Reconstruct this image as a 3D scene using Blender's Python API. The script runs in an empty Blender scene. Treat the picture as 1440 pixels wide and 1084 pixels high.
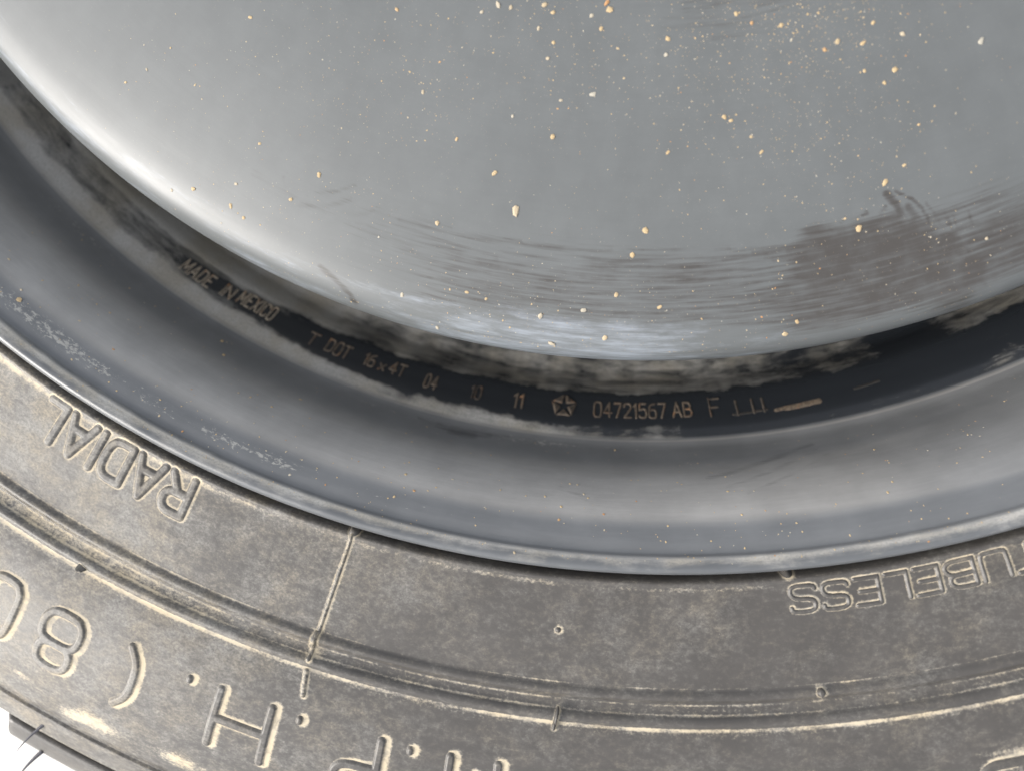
import bpy, math, random
import numpy as np
random.seed(7); RNG=np.random.default_rng(11)
sc=bpy.context.scene; col=sc.collection
from mathutils import Matrix, Vector

# ---------------------------------------------------------------- camera
cd=bpy.data.cameras.new('camera'); cam=bpy.data.objects.new('camera',cd); col.objects.link(cam); sc.camera=cam
cd.sensor_width=36; cd.lens=27.25; cd.clip_start=.005; cd.clip_end=200
cam.matrix_world=Matrix(((.99296168,-.08410752,.08338484,0),(.08197134,.99622064,.02872519,-.18127591),(-.08548571,-.02168785,.99610332,.15017826),(0,0,0,1)))
cd.dof.use_dof=True; cd.dof.focus_distance=.156; cd.dof.aperture_fstop=8
# ---------------------------------------------------------------- daylight: thin high overcast, bright towards the left of the picture
SUN_AZ=math.radians(-110); SUN_EL=math.radians(35)     # azimuth measured from +y towards +x
w=bpy.data.worlds.new('World'); sc.world=w; w.use_nodes=True
wn=w.node_tree.nodes; wl=w.node_tree.links; wn.clear()
sky=wn.new('ShaderNodeTexSky'); sky.sky_type='NISHITA'; sky.sun_disc=False
sky.sun_elevation=SUN_EL; sky.sun_rotation=SUN_AZ; sky.air_density=1.0; sky.dust_density=4.0; sky.ozone_density=1.0
hs=wn.new('ShaderNodeHueSaturation'); hs.inputs['Saturation'].default_value=.28
bg=wn.new('ShaderNodeBackground'); bg.inputs['Strength'].default_value=.15
wo=wn.new('ShaderNodeOutputWorld')
wl.new(sky.outputs[0],hs.inputs['Color']); wl.new(hs.outputs[0],bg.inputs[0]); wl.new(bg.outputs[0],wo.inputs[0])
sd=bpy.data.lights.new('sun','SUN'); sd.energy=1.15; sd.angle=math.radians(30); sd.color=(1,.95,.87)
so=bpy.data.objects.new('sun',sd); col.objects.link(so)
sv=Vector((math.sin(SUN_AZ)*math.cos(SUN_EL),math.cos(SUN_AZ)*math.cos(SUN_EL),math.sin(SUN_EL)))
so.rotation_euler=sv.to_track_quat('Z','Y').to_euler(); so.location=sv*3
vs=sc.view_settings; vs.view_transform='Standard'; vs.look='None'; vs.exposure=1.15; vs.gamma=1.0; vs.use_curve_mapping=False
sc.render.resolution_x=1024; sc.render.resolution_y=770
sc.render.engine='CYCLES'

# ---- profiles (radius, height) in metres: wheel axis = z, flange lip plane = z 0
TYRE_P=[(.2178,-.0120),(.2190,-.0085),(.2202,-.0062),(.2210,-.0042),(.2215,-.0025),(.2220,-.0014),(.2226,-.0010),(.2232,-.0014),(.2242,-.0015),(.2280,-.0013),(.2350,-.0010),(.2420,-.0008),
 (.2430,-.0007),(.2434,-.0002),(.2441,.0002),(.2448,-.0000),(.2453,-.0004),(.2460,-.0003),(.2468,-.0001),(.2475,.0004),(.2479,.0010),(.2486,.0014),(.2492,.0012),(.2497,.0008),(.2505,.0009),
 (.2540,.0014),(.2600,.0017),(.2660,.0013),(.2720,.0002),(.2780,-.0016),(.2830,-.0038),(.2845,-.0047),(.2850,-.0042),(.2857,-.0045),(.2880,-.0058),(.2908,-.0074)]
RIM_P=[(.2188,-.0090),(.2199,-.0050),(.2203,-.0022),(.2203,-.0003),(.2198,.0009),(.2190,.0014),(.2182,.0012),(.2174,.0006),(.2168,.0002),(.2165,-.0006),(.2160,-.0011),(.2140,-.0019),(.2115,-.0034),(.2090,-.0055),(.2065,-.0085),(.2040,-.0128),(.2020,-.0180),(.2000,-.0235),(.1984,-.0272),(.1972,-.0288),
 (.1966,-.0297),(.1956,-.0301),(.1942,-.0306),(.1925,-.0316),(.1905,-.0331),(.1885,-.0346),(.1868,-.0362),(.1850,-.0392),(.1832,-.0425),(.1810,-.0440),(.1765,-.0448),(.170,-.0450)]
DISC_P=[(.1755,-.0490),(.1768,-.0350),(.1781,-.0200),(.1790,-.0110),(.1791,-.0080),(.1787,-.0052),(.1777,-.0030),(.1760,-.0013),(.1732,-.0001),(.1670,.0013),(.1560,.0031),(.1400,.0052),(.1200,.0070),(.1000,.0080),(.0850,.0077),(.0740,.0060),(.0650,.0010),(.0580,-.0030),(.0480,-.0045),(.0340,-.0046),(.0325,-.0060),(.0325,-.0120)]
def spline(P,step):
    P=np.array(P); out=[]
    Q=np.vstack([2*P[0]-P[1],P,2*P[-1]-P[-2]])
    for i in range(1,len(Q)-2):
        a,b,c,d=Q[i-1],Q[i],Q[i+1],Q[i+2]
        t0=0.;t1=t0+np.linalg.norm(b-a)**.5;t2=t1+np.linalg.norm(c-b)**.5;t3=t2+np.linalg.norm(d-c)**.5
        n=max(2,int(np.ceil(np.linalg.norm(c-b)/(step*.25))))
        t=np.linspace(t1,t2,n,endpoint=False)[:,None]
        A1=(t1-t)/(t1-t0)*a+(t-t0)/(t1-t0)*b;A2=(t2-t)/(t2-t1)*b+(t-t1)/(t2-t1)*c;A3=(t3-t)/(t3-t2)*c+(t-t2)/(t3-t2)*d
        B1=(t2-t)/(t2-t0)*A1+(t-t0)/(t2-t0)*A2;B2=(t3-t)/(t3-t1)*A2+(t-t1)/(t3-t1)*A3
        out.append((t2-t)/(t2-t1)*B1+(t-t1)/(t2-t1)*B2)
    D=np.vstack(out+[P[-1:]])
    s=np.r_[0,np.cumsum(np.linalg.norm(np.diff(D,axis=0),axis=1))]
    n=int(np.ceil(s[-1]/step))+1; u=np.linspace(0,s[-1],n)
    return np.stack([np.interp(u,s,D[:,0]),np.interp(u,s,D[:,1])],1),u
BIG= [(-5.33,153.3,0.88),(-7.32,147.2,0.61),(-10.66,142.7,0.40),(-3.45,139.2,0.54),(-3.22,132.6,0.40),(-6.79,136.6,0.40),(17.86,159.3,0.74),(3.78,155.0,0.74),(2.98,159.4,0.61),(-10.61,158.5,0.54),(-14.19,136.2,0.40),(0.04,116.1,0.67),(-0.27,115.0,0.54),(-0.56,119.5,0.47),(-1.48,117.3,0.47),(5.22,121.2,0.54),(5.06,123.9,0.47),(-4.48,122.7,0.40),(-4.75,125.5,0.40),(20.06,152.5,0.67),(5.27,141.1,0.40),(11.41,139.6,0.34),(12.03,142.5,0.40),(-19.73,157.4,0.54),(-21.04,163.9,0.47),(-24.61,157.1,0.40),(-29.57,137.6,0.40),(-2.71,171.9,0.74),(-1.82,176.9,0.74),(1.51,175.0,0.61),(-0.02,170.1,0.61),(4.85,169.1,0.47),(2.05,166.9,0.54),(-7.69,169.9,0.40),(-6.38,170.4,0.40),(-11.86,173.5,0.47),(12.62,175.8,0.67),(13.34,173.8,0.54),(-9.30,177.8,0.47),(18.87,126.4,0.54),(20.75,127.9,0.54),(21.55,135.6,0.47),(20.35,132.6,0.40),(22.53,134.1,0.61),(23.82,128.6,0.54),(29.06,135.0,0.67),(21.54,150.5,0.40),(17.11,156.9,0.34),(23.15,144.5,0.34),(17.76,127.2,0.47),(11.06,118.0,0.47),(14.67,121.3,0.47),(12.27,120.0,0.40),(9.54,135.6,0.54),(10.00,136.3,0.40),(-18.43,123.9,0.47),(-11.16,119.7,0.47),(-9.89,117.8,0.61),(-8.73,117.8,0.47),(-5.81,116.4,0.61),(-4.90,117.4,0.54),(-5.95,120.6,0.47),(-0.70,131.0,0.61),(-27.63,171.4,0.54),(-28.98,174.1,0.40),(-24.99,166.1,0.40),(-24.75,170.5,0.47),(-23.63,171.3,0.40),(-35.45,162.2,0.34),(-34.60,157.5,0.34),(21.88,125.1,0.40),(25.41,167.8,0.40)]
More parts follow.
